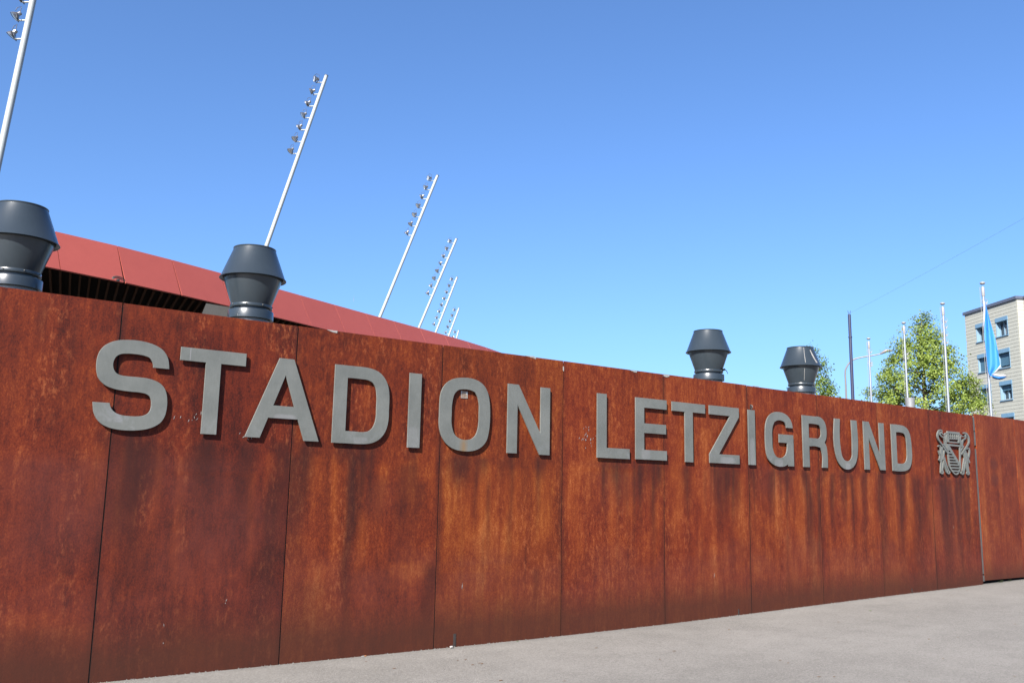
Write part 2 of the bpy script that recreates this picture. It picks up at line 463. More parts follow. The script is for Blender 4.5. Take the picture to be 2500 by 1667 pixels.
# ------------------------------------------------------------------ letters: traced outlines (pixels of an enlarged view -> sheet plane)
FACE = YW - 0.035
BACK = YW - 0.020
LS = 420.0 / 2352.0
LET = [
 ('S', 'STADION', (200, 810), [[(1195,510),(1192,440),(1170,340),(1110,250),(1020,190),(900,145),(760,118),(620,110),(500,115),(400,140),(310,190),(245,265),(210,360),(198,470),(202,540),(222,620),(262,680),(330,735),(430,775),(540,800),(680,818),(800,830),(880,850),(925,880),(945,930),(948,990),(938,1060),(905,1110),(850,1140),(770,1153),(660,1150),(560,1140),(480,1115),(425,1075),(395,1030),(380,970),(148,955),(152,1030),(165,1110),(200,1185),(260,1250),(350,1300),(460,1330),(600,1346),(740,1346),(880,1330),(1000,1290),(1080,1235),(1135,1150),(1160,1050),(1168,950),(1160,860),(1135,780),(1085,715),(1010,670),(910,638),(780,620),(640,607),(530,590),(470,560),(438,510),(428,450),(440,390),(475,335),(530,306),(620,298),(740,306),(850,325),(925,355),(965,410),(978,490)]]),
 ('T', 'STADION', (200, 810), [[(1362,202),(2254,300),(2242,473),(1905,440),(1838,1405),(1628,1392),(1697,420),(1346,383)]]),
 ('A', 'STADION', (580, 830), [[(582,247),(780,265),(1110,1390),(906,1376),(826,1088),(418,1060),(302,1335),(96,1322)], [(663,480),(776,915),(490,890)]]),
 ('D', 'STADION', (580, 830), [[(1340,332),(1600,355),(1740,370),(1830,390),(1910,422),(1970,465),(2020,530),(2055,610),(2073,700),(2078,800),(2072,950),(2064,1080),(2045,1190),(2005,1280),(1945,1350),(1870,1395),(1780,1418),(1680,1421),(1500,1412),(1287,1400)], [(1508,515),(1700,535),(1790,550),(1850,585),(1885,640),(1902,720),(1906,800),(1902,930),(1893,1060),(1875,1140),(1845,1200),(1800,1240),(1730,1254),(1600,1250),(1475,1240)]]),
 ('I', 'STADION', (980, 870), [[(118,224),(282,240),(248,1250),(82,1243)]]),
 ('O', 'STADION', (980, 870), [[(840,290),(980,305),(1080,350),(1145,415),(1185,500),(1208,620),(1216,760),(1210,900),(1195,1040),(1165,1150),(1110,1225),(1030,1275),(930,1295),(820,1292),(720,1265),(640,1215),(575,1135),(535,1040),(520,920),(518,790),(525,640),(540,510),(575,420),(635,350),(720,305)], [(850,448),(940,460),(1010,490),(1045,560),(1062,660),(1066,780),(1060,900),(1045,1000),(1015,1075),(970,1120),(905,1138),(830,1132),(770,1105),(725,1060),(700,990),(688,900),(686,790),(692,680),(705,590),(730,510),(780,460)]]),
 ('N', 'STADION', (980, 870), [[(1465,370),(1608,386),(1900,1050),(1910,420),(2036,435),(2027,1350),(1888,1342),(1592,655),(1577,1325),(1440,1318)]]),
 ('L', 'LETZIGRUND', (1430, 930), [[(163,163),(290,178),(286,908),(603,932),(603,1067),(154,1045)]]),
 ('E', 'LETZIGRUND', (1430, 930), [[(684,218),(1108,266),(1108,393),(801,364),(801,575),(1100,602),(1100,730),(801,708),(801,938),(1112,957),(1112,1087),(684,1067)]]),
 ('T', 'LETZIGRUND', (1430, 930), [[(1180,276),(1633,325),(1633,445),(1465,430),(1472,1110),(1362,1104),(1357,420),(1180,405)]]),
 ('Z', 'LETZIGRUND', (1430, 930), [[(1688,328),(2092,372),(2096,495),(1825,998),(2105,1015),(2105,1138),(1697,1115),(1695,995),(1975,482),(1690,450)]]),
 ('I', 'LETZIGRUND', (1430, 930), [[(2220,390),(2312,398),(2328,1148),(2235,1143)]]),
 ('G', 'LETZIGRUND', (1840, 960), [[(535,478),(520,400),(480,325),(420,275),(340,253),(280,258),(225,290),(185,350),(165,430),(160,550),(163,690),(175,800),(200,890),(245,950),(310,990),(385,1002),(440,990),(475,965),(482,996),(553,997),(545,570),(347,558),(350,670),(462,680),(460,760),(445,830),(410,870),(355,880),(310,860),(280,810),(262,730),(254,620),(254,530),(262,450),(285,390),(330,368),(385,375),(425,398),(445,440),(448,470)]]),
 ('R', 'LETZIGRUND', (1840, 960), [[(660,296),(830,310),(900,325),(950,360),(980,415),(995,490),(998,560),(992,620),(970,670),(995,720),(1005,800),(1020,1017),(945,1015),(930,790),(918,745),(880,728),(763,724),(770,1008),(688,1004)], [(752,413),(850,422),(895,435),(915,475),(922,530),(918,585),(900,612),(850,615),(757,604)]]),
 ('U', 'LETZIGRUND', (1840, 960), [[(1097,342),(1177,348),(1198,780),(1210,850),(1240,905),(1285,925),(1325,910),(1348,860),(1350,780),(1332,365),(1410,372),(1422,800),(1418,880),(1395,960),(1355,1015),(1295,1040),(1225,1020),(1175,965),(1145,900),(1130,820)]]),
 ('N', 'LETZIGRUND', (1840, 960), [[(1500,380),(1572,388),(1730,845),(1712,403),(1775,408),(1810,1050),(1740,1047),(1577,600),(1590,1042),(1522,1038)]]),
 ('D', 'LETZIGRUND', (1840, 960), [[(1873,420),(2000,432),(2060,450),(2105,490),(2135,555),(2152,640),(2163,750),(2167,860),(2160,950),(2135,1020),(2090,1055),(2040,1063),(1908,1058)], [(1948,530),(2020,536),(2055,552),(2078,590),(2092,680),(2098,780),(2098,870),(2090,920),(2070,950),(2030,958),(1967,957)]]),
]
def square_up(pts):
    """make nearly upright / level edges exactly so"""
    pts = [list(p) for p in pts]; n = len(pts)
    for _ in range(2):
        for i in range(n):
            a, b = pts[i], pts[(i + 1) % n]
            dx, dz = abs(a[0] - b[0]), abs(a[1] - b[1])
            if math.hypot(dx, dz) < 0.07: continue
            if dx < 0.06 * dz: a[0] = b[0] = (a[0] + b[0]) / 2
            elif dz < 0.05 * dx: a[1] = b[1] = (a[1] + b[1]) / 2
    return [Vector((p[0], p[1])) for p in pts]
def smooth_outline(pts, sub=5):
    n = len(pts); corner = []
    for i in range(n):
        a = pts[i] - pts[i - 1]; b = pts[(i + 1) % n] - pts[i]
        corner.append(abs(a.angle_signed(b)) > R(38))
    out = []
    for i in range(n):
        p1, p2 = pts[i], pts[(i + 1) % n]
        p0 = pts[i - 1] if not corner[i] else p1 - (p2 - p1)
        p3 = pts[(i + 2) % n] if not corner[(i + 1) % n] else p2 + (p2 - p1)
        if corner[i] and corner[(i + 1) % n]:
            out.append(p1); continue
        # centripetal-like tangents scaled by segment length avoid overshoot
        d01 = max((p1 - p0).length, 1e-6); d12 = max((p2 - p1).length, 1e-6); d23 = max((p3 - p2).length, 1e-6)
        t1 = ((p2 - p1) / d12 * d01 + (p1 - p0) / d01 * d12) / (d01 + d12) * d12 if not corner[i] else None
        t2 = ((p3 - p2) / d23 * d12 + (p2 - p1) / d12 * d23) / (d12 + d23) * d12 if not corner[(i + 1) % n] else None
        if t1 is None: t1 = (p2 - p1) * 1.5 - t2 * 0.5
        if t2 is None: t2 = (p2 - p1) * 1.5 - t1 * 0.5
        for k in range(sub):
            t = k / sub
            out.append(p1 * (2*t**3 - 3*t**2 + 1) + t1 * (t**3 - 2*t**2 + t) + p2 * (-2*t**3 + 3*t**2) + t2 * (t**3 - t**2))
    return out
def plate_mesh(name, rings, y0, y1, bev=0.0016):
    """solid plate from flat outlines (x, z), holes allowed, thin bevelled edge"""
    cu = bpy.data.curves.new(name, 'CURVE'); cu.dimensions = '2D'; cu.fill_mode = 'BOTH'
    cu.extrude = (y1 - y0) / 2 - bev; cu.bevel_depth = bev; cu.bevel_resolution = 1; cu.offset = -bev
    for rg in rings:
        sp = cu.splines.new('POLY'); sp.points.add(len(rg) - 1)
        for q, p in zip(sp.points, rg): q.co = (p[0], p[1], 0, 1)
        sp.use_cyclic_u = True
    ob = bpy.data.objects.new(name, cu); col.objects.link(ob)
    dg = bpy.context.evaluated_depsgraph_get()
    me = bpy.data.meshes.new_from_object(ob.evaluated_get(dg))
    bpy.data.objects.remove(ob); bpy.data.curves.remove(cu)
    # curve plane XY -> wall plane XZ
    me.transform(Matrix(((1,0,0,0),(0,0,-1,0),(0,1,0,0),(0,0,0,1))))
    for p in me.polygons: p.use_smooth = False
    return me
WORDLBL = {
 ('S','STADION'): 'large grey metal letter S with whitish smears at its foot, first on the wall',
 ('T','STADION'): 'large grey metal letter T between the S and the A in STADION',
 ('A','STADION'): 'large grey metal letter A with a pale rubbed patch on its crossbar',
 ('D','STADION'): 'large grey metal letter D between the A and the I in STADION',
 ('I','STADION'): 'grey metal letter I between the D and the O in STADION',
 ('O','STADION'): 'grey metal letter O with a rust run at its foot and a sticker inside',
 ('N','STADION'): 'grey metal letter N ending the word STADION',
 ('L','LETZIGRUND'): 'grey metal letter L that begins the second word on the wall',
 ('E','LETZIGRUND'): 'grey metal letter E between the L and the T on the rusty wall',
 ('T','LETZIGRUND'): 'grey metal letter T between the E and the Z in LETZIGRUND',
 ('Z','LETZIGRUND'): 'grey metal letter Z with a slanting stroke on the rusty wall',
 ('I','LETZIGRUND'): 'narrow grey metal letter I between the Z and the G in LETZIGRUND',
 ('G','LETZIGRUND'): 'grey metal letter G in the middle of LETZIGRUND',
 ('R','LETZIGRUND'): 'grey metal letter R between the G and the U on the rusty wall',
 ('U','LETZIGRUND'): 'grey metal letter U between the R and the N on the rusty wall',
 ('N','LETZIGRUND'): 'grey metal letter N between the U and the last D in LETZIGRUND',
 ('D','LETZIGRUND'): 'grey metal letter D ending LETZIGRUND, next to the lion crest',
}
letter_feet = []          # (x0, x1, z) stretches from which rain drips down the wall
for ch, word, org, rings in LET:
    rr = []
    for rg in rings:
        p = [onY(org[0] + x * LS, org[1] + y * LS, FACE) for x, y in rg]
        rr.append(smooth_outline(square_up([(q.x, q.z) for q in p])))
    xs = [q.x for q in rr[0]]; zs = [q.y for q in rr[0]]
    c = ((min(xs) + max(xs)) / 2, (min(zs) + max(zs)) / 2)
    zb0 = min(zs)
    low = [q.x for q in rr[0] if q.y < zb0 + 0.05]
    low.sort(); st = low[0]; pv = low[0]
    for x in low[1:] + [1e9]:
        if x - pv > 0.16 and (ch in 'ANRG'):
            letter_feet.append((st - .02, pv + .02, zb0)); st = x
        pv = x
    if ch not in 'ANRG': letter_feet.append((low[0], low[-1], zb0))
    rr = [[(q.x - c[0], q.y - c[1]) for q in rg] for rg in rr]
    me = plate_mesh('metal_letter', rr, FACE, BACK)
    o = link_mesh('metal_letter', me, M['letter'], None, (c[0], (FACE + BACK) / 2, c[1]))
    o['smear'] = 1.0 if ch == 'S' else random.choice([0.15, 0.3, 0.4])
    o['rust_run'] = 1.0 if ch == 'O' else 0.0
    pt = {('A', 'STADION'): (.01, -.185, .115, .05, .55), ('D', 'STADION'): (.0, -.335, .08, .035, .25), ('T', 'STADION'): (-.205, .31, .004, .06, .8),
          ('I', 'STADION'): (0., -.28, .07, .12, .28), ('I', 'LETZIGRUND'): (0., -.2, .05, .2, .4), ('U', 'LETZIGRUND'): (0.02, -.33, .07, .06, .5),
          ('Z', 'LETZIGRUND'): (.05, -.33, .14, .05, .5), ('G', 'LETZIGRUND'): (-.03, -.33, .10, .06, .4), ('E', 'LETZIGRUND'): (-.1, -.3, .08, .07, .35)}.get((ch, word), (0., 0., .1, .1, 0.))
    for nm_, v_ in zip(('patch_x', 'patch_z', 'patch_w', 'patch_h', 'patch_k'), pt): o[nm_] = float(v_)
    tag(o, WORDLBL[(ch, word)], 'letter', 'metal letters mounted on the rusty wall')

# ------------------------------------------------------------------ coat of arms
cz_ = zf(2260, 1020, 140 / 1220)
crest_c = onY(*cz_(600, 730), YW)
crest = empty('coat_of_arms', (crest_c.x, YW, crest_c.z),
              'grey metal city coat of arms with two lions holding a shield, right of the lettering', 'coat of arms')
_k = [0]
def stroke(mb, pts, w, closed=False, y=None):
    """flat bar following a line"""
    _k[0] += 1
    y0 = (FACE - 0.0004 * (_k[0] % 13)) - YW
    y1 = BACK - YW
    n = len(pts); pts = [Vector(p) for p in pts]
    lft = []; rgt = []
    for i in range(n):
        a = pts[i - 1] if (i > 0 or closed) else pts[i]
        b = pts[(i + 1) % n] if (i < n - 1 or closed) else pts[i]
        t = (b - a).normalized(); nn = Vector((-t.y, t.x)) * w / 2
        lft.append(pts[i] + nn); rgt.append(pts[i] - nn)
    def P3(q, yy):
        v = onY(*cz_(q.x, q.y), FACE); return (v.x - crest_c.x, yy, v.z - crest_c.z)
    vs = []
    for i in range(n):
        vs += [P3(lft[i], y0), P3(rgt[i], y0), P3(rgt[i], y1), P3(lft[i], y1)]
    fs = []
    m_ = n if closed else n - 1
    for i in range(m_):
        a = 4 * i; b = 4 * ((i + 1) % n)
        for k in range(4): fs.append((a + k, a + (k + 1) % 4, b + (k + 1) % 4, b + k))
    if not closed: fs += [(0, 3, 2, 1), (4*(n-1), 4*(n-1)+1, 4*(n-1)+2, 4*(n-1)+3)]
    mb.add(vs, fs)
def spl(pts, sub=4):
    pts = [Vector(p) for p in pts]; out = []
    for i in range(len(pts) - 1):
        p0 = pts[max(i-1, 0)]; p1 = pts[i]; p2 = pts[i+1]; p3 = pts[min(i+2, len(pts)-1)]
        for k in range(sub):
            t = k / sub
            out.append(0.5 * ((2*p1) + (p2-p0)*t + (2*p0-5*p1+4*p2-p3)*t*t + (3*p1-p0-3*p2+p3)*t**3))
    return out + [pts[-1]]
def ring(c, r): return [(c[0] + r * math.cos(a), c[1] + r * 1.15 * math.sin(a)) for a in [2 * math.pi * i / 12 for i in range(12)]]
sh = MB()
stroke(sh, spl([(470,560),(478,700),(490,850),(510,1000),(540,1080),(590,1155),(645,1195),(690,1178),(725,1110),(740,1020),(738,800),(735,610)]), 26)
stroke(sh, [(458,566),(748,596)], 38)
stroke(sh, [(480,590),(738,1020)], 44)
for yb, x0, x1 in ((676,478,540),(742,484,572),(808,489,606),(872,494,642),(935,502,680),(998,514,716),(1062,530,736),(1127,562,728)):
    stroke(sh, [(x0, yb - 4), (x1, yb + 4)], 33)
sh.build('shield', M['letter'], crest)
cr = MB()
stroke(cr, [(455,300),(716,326)], 44)
stroke(cr, [(480,392),(714,408)], 14)
stroke(cr, [(484,440),(712,452)], 24)
stroke(cr, [(488,508),(716,524)], 28)
for i in range(6): stroke(cr, [(486 + 45 * i, 318), (496 + 43 * i, 446)], 17)
stroke(cr, [(470,300),(490,515)], 24); stroke(cr, [(706,320),(708,525)], 24)
cr.build('crown', M['letter'], crest)
ln = MB()
stroke(ln, spl([(345,268),(300,258),(264,310),(256,390),(288,480),(345,560),(480,762)]), 26)
stroke(ln, [(378,552),(474,694)], 22)
stroke(ln, spl([(312,290),(312,350),(340,390),(388,420),(410,490),(420,590)]), 26)
stroke(ln, spl([(350,268),(348,325),(405,365)]), 22)
stroke(ln, spl([(412,460),(415,345),(440,322),(456,345),(428,610)]), 20)
stroke(ln, spl([(266,610),(285,585),(318,600),(326,700),(310,795),(278,690)]), 22)
stroke(ln, spl([(312,790),(306,860),(288,885),(318,915)]), 24)
stroke(ln, [(358,615),(342,860),(326,1140)], 26)
stroke(ln, [(404,685),(370,890)], 26); stroke(ln, [(398,890),(362,1080),(358,1140)], 22)
stroke(ln, spl([(398,832),(430,960),(486,1115)]), 24); stroke(ln, [(384,940),(452,1150)], 22)
stroke(ln, ring((350,1152), 26), 22, True); stroke(ln, ring((486,1152), 26), 22, True)
lnl = ln.build('lion', M['letter'], crest)
lr = MB()
stroke(lr, spl([(798,322),(852,318),(900,380),(922,460),(906,560),(756,778)]), 26)
stroke(lr, [(815,592),(750,704)], 22)
stroke(lr, spl([(856,330),(852,430),(802,470),(782,560),(772,620)]), 24)
stroke(lr, spl([(760,385),(800,392),(846,394)]), 20)
stroke(lr, spl([(722,350),(756,372),(742,440),(792,604)]), 20); stroke(lr, [(722,440),(768,600)], 20)
stroke(lr, spl([(872,670),(895,638),(930,660),(936,740),(908,860),(880,740)]), 22)
stroke(lr, [(902,860),(938,955)], 26)
stroke(lr, [(846,690),(880,900),(924,1190)], 26)
stroke(lr, [(806,690),(838,850),(850,910)], 24); stroke(lr, [(825,855),(788,1120)], 24)
stroke(lr, spl([(856,890),(842,1010),(804,1175)]), 24); stroke(lr, [(870,1000),(902,1165)], 22)
stroke(lr, ring((786,1165), 27), 22, True); stroke(lr, ring((908,1172), 26), 22, True)
lnr = lr.build('lion', M['letter'], crest)
crest_foot = (onY(*cz_(320, 1200), YW).x, onY(*cz_(940, 1200), YW).x, onY(*cz_(650, 1200), YW).z)

# ------------------------------------------------------------------ rusty wall
ZT = 3.087
JX = [-1.35, 0.24, 1.832, 3.380, 4.980, 6.612, 8.248, 9.876, 11.472, 13.030, 14.586, 16.108]
wall = empty('rusty_wall', (JX[0], YW, gz(0)), 'long rust-brown weathering steel wall carrying the lettering along the pavement', 'wall')

# stains, measured from the photograph (centre x, top y, bottom y, half width) in overview pixels
ST_DARK = [(90,690,800,14,.45),(165,700,980,10,.3),(300,1010,1350,46,.75),(330,1000,1160,40,.55),(480,1010,1150,40,.75),(560,1015,1240,24,.45),(628,1010,1480,26,.75),(600,1250,1450,30,.45),
 (677,1040,1300,24,.8),(700,1000,1180,20,.55),(800,1035,1500,13,.95),(842,1030,1130,12,.8),(935,1060,1290,24,.6),(960,1100,1230,12,.5),(983,1290,1500,18,.75),(870,1090,1200,22,.4),
 (790,1000,1060,26,.8),(1060,1045,1120,22,.85),(1100,1045,1105,16,.75),(1120,1100,1280,5,.6),(1232,1300,1400,9,.45),(1150,1050,1110,9,.4),(1240,1050,1110,12,.5),
 (1386,1060,1170,5,.95),(1420,1060,1150,12,.75),(1473,1062,1150,15,.8),(1512,1060,1140,8,.7),(1500,1080,1300,8,.35),(1580,1068,1180,12,.55),(1650,1072,1220,11,.75),(1668,1075,1190,9,.85),(1690,1072,1200,9,.6),
 (1730,1072,1140,10,.5),(1770,1080,1200,6,.6),(1806,1080,1160,6,.7),(1861,1078,1330,11,.8),(1884,1090,1380,5,.9),(1912,1082,1240,6,.7),(1938,1085,1200,6,.6),(1960,1085,1180,5,.6),(1985,1082,1300,6,.5),(2028,1082,1330,9,.8),(2072,1085,1290,8,.7),(2110,1090,1350,10,.65),(2130,1090,1260,6,.5),
 (2172,1098,1350,8,.8),(2186,1098,1310,7,.7),(2205,1098,1330,8,.6),(2222,1095,1280,8,.5),(700,1330,1480,60,.35),(400,1380,1540,140,.30),(80,1440,1600,90,.35)]
ST_OR = [(407,1040,1400,12,.55),(356,1050,1230,10,.4),(572,1080,1340,10,.45),(720,1040,1120,22,.55),(768,1060,1290,9,.95),(728,1290,1470,26,.75),(824,1170,1350,13,.8),(875,1060,1200,11,.7),(830,1060,1160,8,.6),
 (915,1285,1330,36,.7),(950,1290,1340,30,.65),(940,1050,1150,22,.5),(1062,1090,1300,16,.55),(1110,1060,1320,14,.55),(1175,1070,1320,20,.6),(1240,1080,1340,14,.6),(1030,1060,1280,10,.5),(1140,1200,1330,60,.4),
 (1320,1060,1320,18,.6),(1350,960,1200,16,.45),(1404,1080,1300,7,.7),(1440,1080,1240,9,.6),(1508,1150,1330,9,.55),(1555,1060,1260,12,.6),(1610,1100,1300,8,.4),(1640,1080,1420,10,.4),(1700,1080,1380,10,.5),(1790,1085,1260,9,.6),(1838,1085,1270,8,.85),(1846,1100,1330,5,.6),(1900,1090,1290,6,.5),
 (1950,1090,1290,6,.8),(1975,1090,1260,6,.6),(2005,1090,1280,8,.7),(2050,1090,1260,7,.7),(2092,1095,1270,6,.9),(2100,1150,1320,10,.4),(2145,1110,1280,8,.6),(2196,1110,1300,3,.7),(2215,1120,1280,3,.5),(60,1400,1520,90,.4),(150,1430,1530,60,.35),(470,690,760,190,.25)]
ST_HZ = [(110,1080,1420,160,.8),(480,1080,1440,150,.75),(450,1200,1430,120,.5),(840,1330,1450,80,.7),(880,1130,1200,40,.35),(1110,1300,1440,80,.75),(1220,1330,1440,60,.55),(1400,1080,1180,60,.45),(1420,1320,1420,100,.65),(1620,1300,1400,60,.45),(1690,1260,1380,40,.4),(1640,1080,1160,25,.35),(1860,1290,1380,30,.5),(1780,1090,1150,40,.5),(2040,1260,1360,30,.6),(2130,1280,1380,30,.5),(2180,1110,1330,35,.55),(2210,1240,1330,30,.5)]
def to_wall(L_):
    out = []
    for x, y0, y1, w, s in L_:
        a = onY(*ov(x, y0), YW); b = onY(*ov(x, y1), YW); r_ = onY(*ov(x + w, (y0 + y1) / 2), YW); c_ = onY(*ov(x, (y0 + y1) / 2), YW)
        out.append((c_.x, a.z, b.z, abs(r_.x - c_.x), s))
    return out
SD, SO, SH = to_wall(ST_DARK), to_wall(ST_OR), to_wall(ST_HZ)
# thin runs below each letter foot
for (x0, x1, z) in letter_feet:
    w = x1 - x0
    SD.append(((x0 + x1) / 2, z + 0.02, z - 0.22 - random.random() * 0.12, w * 0.42, 0.55))
    for _ in range(max(1, int(w / 0.10))):
        SD.append((random.uniform(x0, x1), z + 0.02, z - random.uniform(0.25, 1.1), random.uniform(.012, .04), random.uniform(.3, .8)))
        SO.append((random.uniform(x0 - .1, x1 + .1), z - 0.1, z - random.uniform(0.4, 1.3), random.uniform(.015, .04), random.uniform(.2, .6)))
x0, x1, z = crest_foot
for _ in range(7): SD.append((random.uniform(x0, x1), z, z - random.uniform(0.5, 1.5), random.uniform(.02, .06), random.uniform(.4, .8)))
for _ in range(70):
    x = random.uniform(-1.3, 16); zt_ = random.uniform(0.8, 3.0)
    (SD if random.random() < .5 else SO).append((x, zt_, zt_ - random.uniform(.4, 1.3), random.uniform(.015, .05), random.uniform(.1, .4)))
# the two round heat marks on the gate
GATE_SPOTS = [onY(2360 + 245 * 140 / 511, 1000 + 490 * 140 / 511, YW), onY(2360 + 252 * 140 / 511, 1000 + 622 * 140 / 511, YW)]
def stain(X, Zc, L_, jit):
    out = np.zeros_like(X)
    for cx, za, zb_, w, s in L_:
        if cx + 4 * w < X.min() or cx - 4 * w > X.max(): continue
        wob = 0.25 * w * np.sin(Zc * 3.1 + cx * 17) + 0.2 * w * np.sin(Zc * 7.7 + cx * 5)
        g = np.exp(-(((X - cx + wob) / w) ** 2) ** 1.3)
        ln_ = max(za - zb_, 0.05)
        t = (za - Zc) / ln_
        v = np.clip(t * ln_ / 0.05, 0, 1) * np.clip((1.15 - t) / 0.75, 0, 1)
        v = np.where(t < 0, 0, v)
        if jit: v = np.where(t < 0, np.exp(-(t * ln_ / 0.12) ** 2), v) * 1.0
        out = 1 - (1 - out) * (1 - np.clip(s * g * v, 0, 1))
    return out
def steel_sheet(name, x0, x1, zlo, zhi, yoff, tone, parent, spots=None, gate=False, thick=0.010, warm=0.3):
    """one rusty sheet: finely divided front so that stains sit on it, plain back and edges"""
    step = 0.024
    nxx = max(2, int((x1 - x0) / step)); nz = max(2, int((zhi - zlo) / 0.055))
    X = np.linspace(x0, x1, nxx + 1); Zs = np.linspace(zlo, zhi, nz + 1)
    XX, ZZ = np.meshgrid(X, Zs)
    yf = yoff
    vs = [(a, yf, b) for a, b in zip(XX.ravel(), ZZ.ravel())]
    w = nxx + 1
    fs = [(j*w+i, j*w+i+1, (j+1)*w+i+1, (j+1)*w+i) for j in range(nz) for i in range(nxx)]
    mb = MB(); mb.add(vs, fs)
    b0 = len(vs)
    mb.add([(x0,yf,zlo),(x1,yf,zlo),(x1,yf,zhi),(x0,yf,zhi),(x0,yf+thick,zlo),(x1,yf+thick,zlo),(x1,yf+thick,zhi),(x0,yf+thick,zhi)],
           [(4,7,6,5),(0,4,5,1),(1,5,6,2),(2,6,7,3),(3,7,4,0)])
    px, pz = (x0 + x1) / 2, zlo
    mb.v = [(a - px - (parent.location.x), b - parent.location.y, c - pz - parent.location.z + 0) for a, b, c in mb.v]
    me = mb.mesh(name)
    me.materials.append(M['rust'])
    nv = len(me.vertices)
    d = np.zeros(nv, np.float32); o_ = np.zeros(nv, np.float32); h = np.zeros(nv, np.float32)
    n0 = XX.size
    if not gate:
        d[:n0] = stain(XX, ZZ, SD, False).ravel(); o_[:n0] = stain(XX, ZZ, SO, False).ravel(); h[:n0] = stain(XX, ZZ, SH, True).ravel()
    else:
        h[:n0] = 0.30
        o_[:n0] = (0.5 * np.exp(-((XX - x0 - .12) / .12) ** 2)).ravel()
    # sheet edges painted darker to strengthen the shaded joints
    e = np.minimum(np.abs(XX - x0), np.abs(XX - x1)).ravel()
    if not gate: d[:n0] = np.maximum(d[:n0], 0.75 * np.exp(-(e / 0.032) ** 2) * (0.65 + 0.35 * np.sin(ZZ.ravel() * 2 + x0)))
    for s_ in (spots or []):
        q = np.sqrt(((XX - s_.x) / 0.15) ** 2 + ((ZZ - s_.z) / 0.14) ** 2).ravel()
        h[:n0] = np.maximum(h[:n0], np.clip(1.3 - q, 0, .9))
        d[:n0] = np.maximum(d[:n0], np.clip(1.1 - q, 0, .35))
        o_[:n0] = np.maximum(o_[:n0], 0.2 * np.exp(-((q - 1.3) / .3) ** 2))
    for nm, ar in (('dark', d), ('orange', o_), ('haze', h)):
        at_ = me.attributes.new(nm, 'FLOAT', 'POINT'); at_.data.foreach_set('value', np.clip(ar, 0, 1))
    o = link_mesh(name, me, None, parent, (px, 0, pz))
    o['tone'] = tone; o['warm'] = warm
    return o
TONE = [.26, .20, .06, .32, .52, .56, .58, .54, .56, .56, .48]
WARM = [.1, .1, .1, .55, .95, .3, .25, .25, .3, .45, .25]
for i in range(len(JX) - 1):
    g = 0.006 if i < 6 else 0.0075
    steel_sheet('steel_panel', JX[i] + g, JX[i + 1] - g, gz((JX[i] + JX[i+1]) / 2) - 0.08, ZT + random.uniform(-.003, .003),
                YW + random.uniform(-.0015, .002), TONE[i] + random.uniform(-.03, .03), wall, warm=WARM[i])
def local(o, mb):
    mb.v = [(a - o.location.x, b - o.location.y, c - o.location.z) for a, b, c in mb.v]
    return mb
mb = MB().box((JX[0], YW + 0.025, -0.1), (JX[-1] - 0.02, YW + 0.20, ZT - 0.035))
local(wall, mb).build('wall_core', M['core'], wall)
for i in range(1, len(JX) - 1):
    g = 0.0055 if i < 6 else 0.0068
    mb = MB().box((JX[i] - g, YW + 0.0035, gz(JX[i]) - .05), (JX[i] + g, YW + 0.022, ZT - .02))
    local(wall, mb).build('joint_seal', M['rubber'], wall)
# slots cut into the foot of the sheets
for (x, y0, y1, w) in ((1110, 1546, 1578, .016), (1803, 1486, 1503, .009), (2226, 1436, 1450, .008)):
    a = onY(x, y0, YW); b = onY(x, y1, YW)
    mb = MB().box((a.x - w, YW - 0.004, b.z), (a.x + w, YW + 0.006, a.z))
    mb.box((a.x + w * .1, YW - 0.007, b.z + .02), (a.x + w * .6, YW - 0.0045, a.z - .01))
    local(wall, mb).build('drain_slot', M['core'], wall)
# crumbs of white sealant in joints and along the top edge
def flake(pts, t=0.006, y=YW - 0.004):
    mb = MB(); n = len(pts)
    mb.add([(p[0], y, p[1]) for p in pts] + [(p[0], y + t, p[1]) for p in pts],
           [tuple(range(n))] + [tuple(reversed(range(n, 2*n)))] + [(i, n+i, n+(i+1) % n, (i+1) % n) for i in range(n)])
    return mb
def px_flake(pp): return flake([(onY(*p, YW).x, onY(*p, YW).z) for p in pp])
local(wall, px_flake([z7(1118,494), z7(1180,497), z7(1202,507), z7(1199,519), z7(1178,510)])).build('bent_flashing', M['white'], wall)
for pp in ([z7(2118,629), z7(2158,634), z7(2156,645), z7(2135,649), z7(2120,642)],
           [z7(1394,572), z7(1400,572), z7(1401,590), z7(1399,608), z7(1394,600)],
           [z7(1870,597), z7(1925,605), z7(1922,616), z7(1905,612)],
           [ov(750,757), ov(775,760), ov(774,765), ov(764,763)],
           [z4(1115,900), z4(1190,908), z4(1188,914), z4(1130,908)]):
    local(wall, px_flake(pp)).build('sealant_crumb', M['white'], wall)
# small white scratches and splashes
SPL = [(1345,1000,16,22,26),(430,960,40,14,8),(560,1000,20,14,6),(1060,1342,2,8,1),(1640,1310,1,22,1),(2190,1215,1,8,1),(520,1400,6,40,2),(375,1440,6,50,2),(790,690,60,20,1)]
mb = MB()
for cx, cy, rx, ry, n in SPL:
    for _ in range(n):
        x = cx + random.gauss(0, .5) * rx; y = cy + random.gauss(0, .5) * ry
        q = onY(*ov(x, y), YW); l = random.uniform(.004, .022) if n > 1 else 0.035; w = random.uniform(.0015, .004)
        a = R(random.uniform(50, 100)) if n > 1 else R(88)
        dx, dz = math.cos(a) * l, math.sin(a) * l
        nx_, nz_ = -math.sin(a) * w, math.cos(a) * w
        yy = YW - 0.0042
        mb.add([(q.x-dx, yy, q.z-dz), (q.x+nx_, yy, q.z+nz_), (q.x+dx, yy, q.z+dz), (q.x-nx_, yy, q.z-nz_)], [(0,3,2,1)])
o = local(wall, mb).build('white_splashes', M['white'], wall)
o['kind'] = 'stuff'

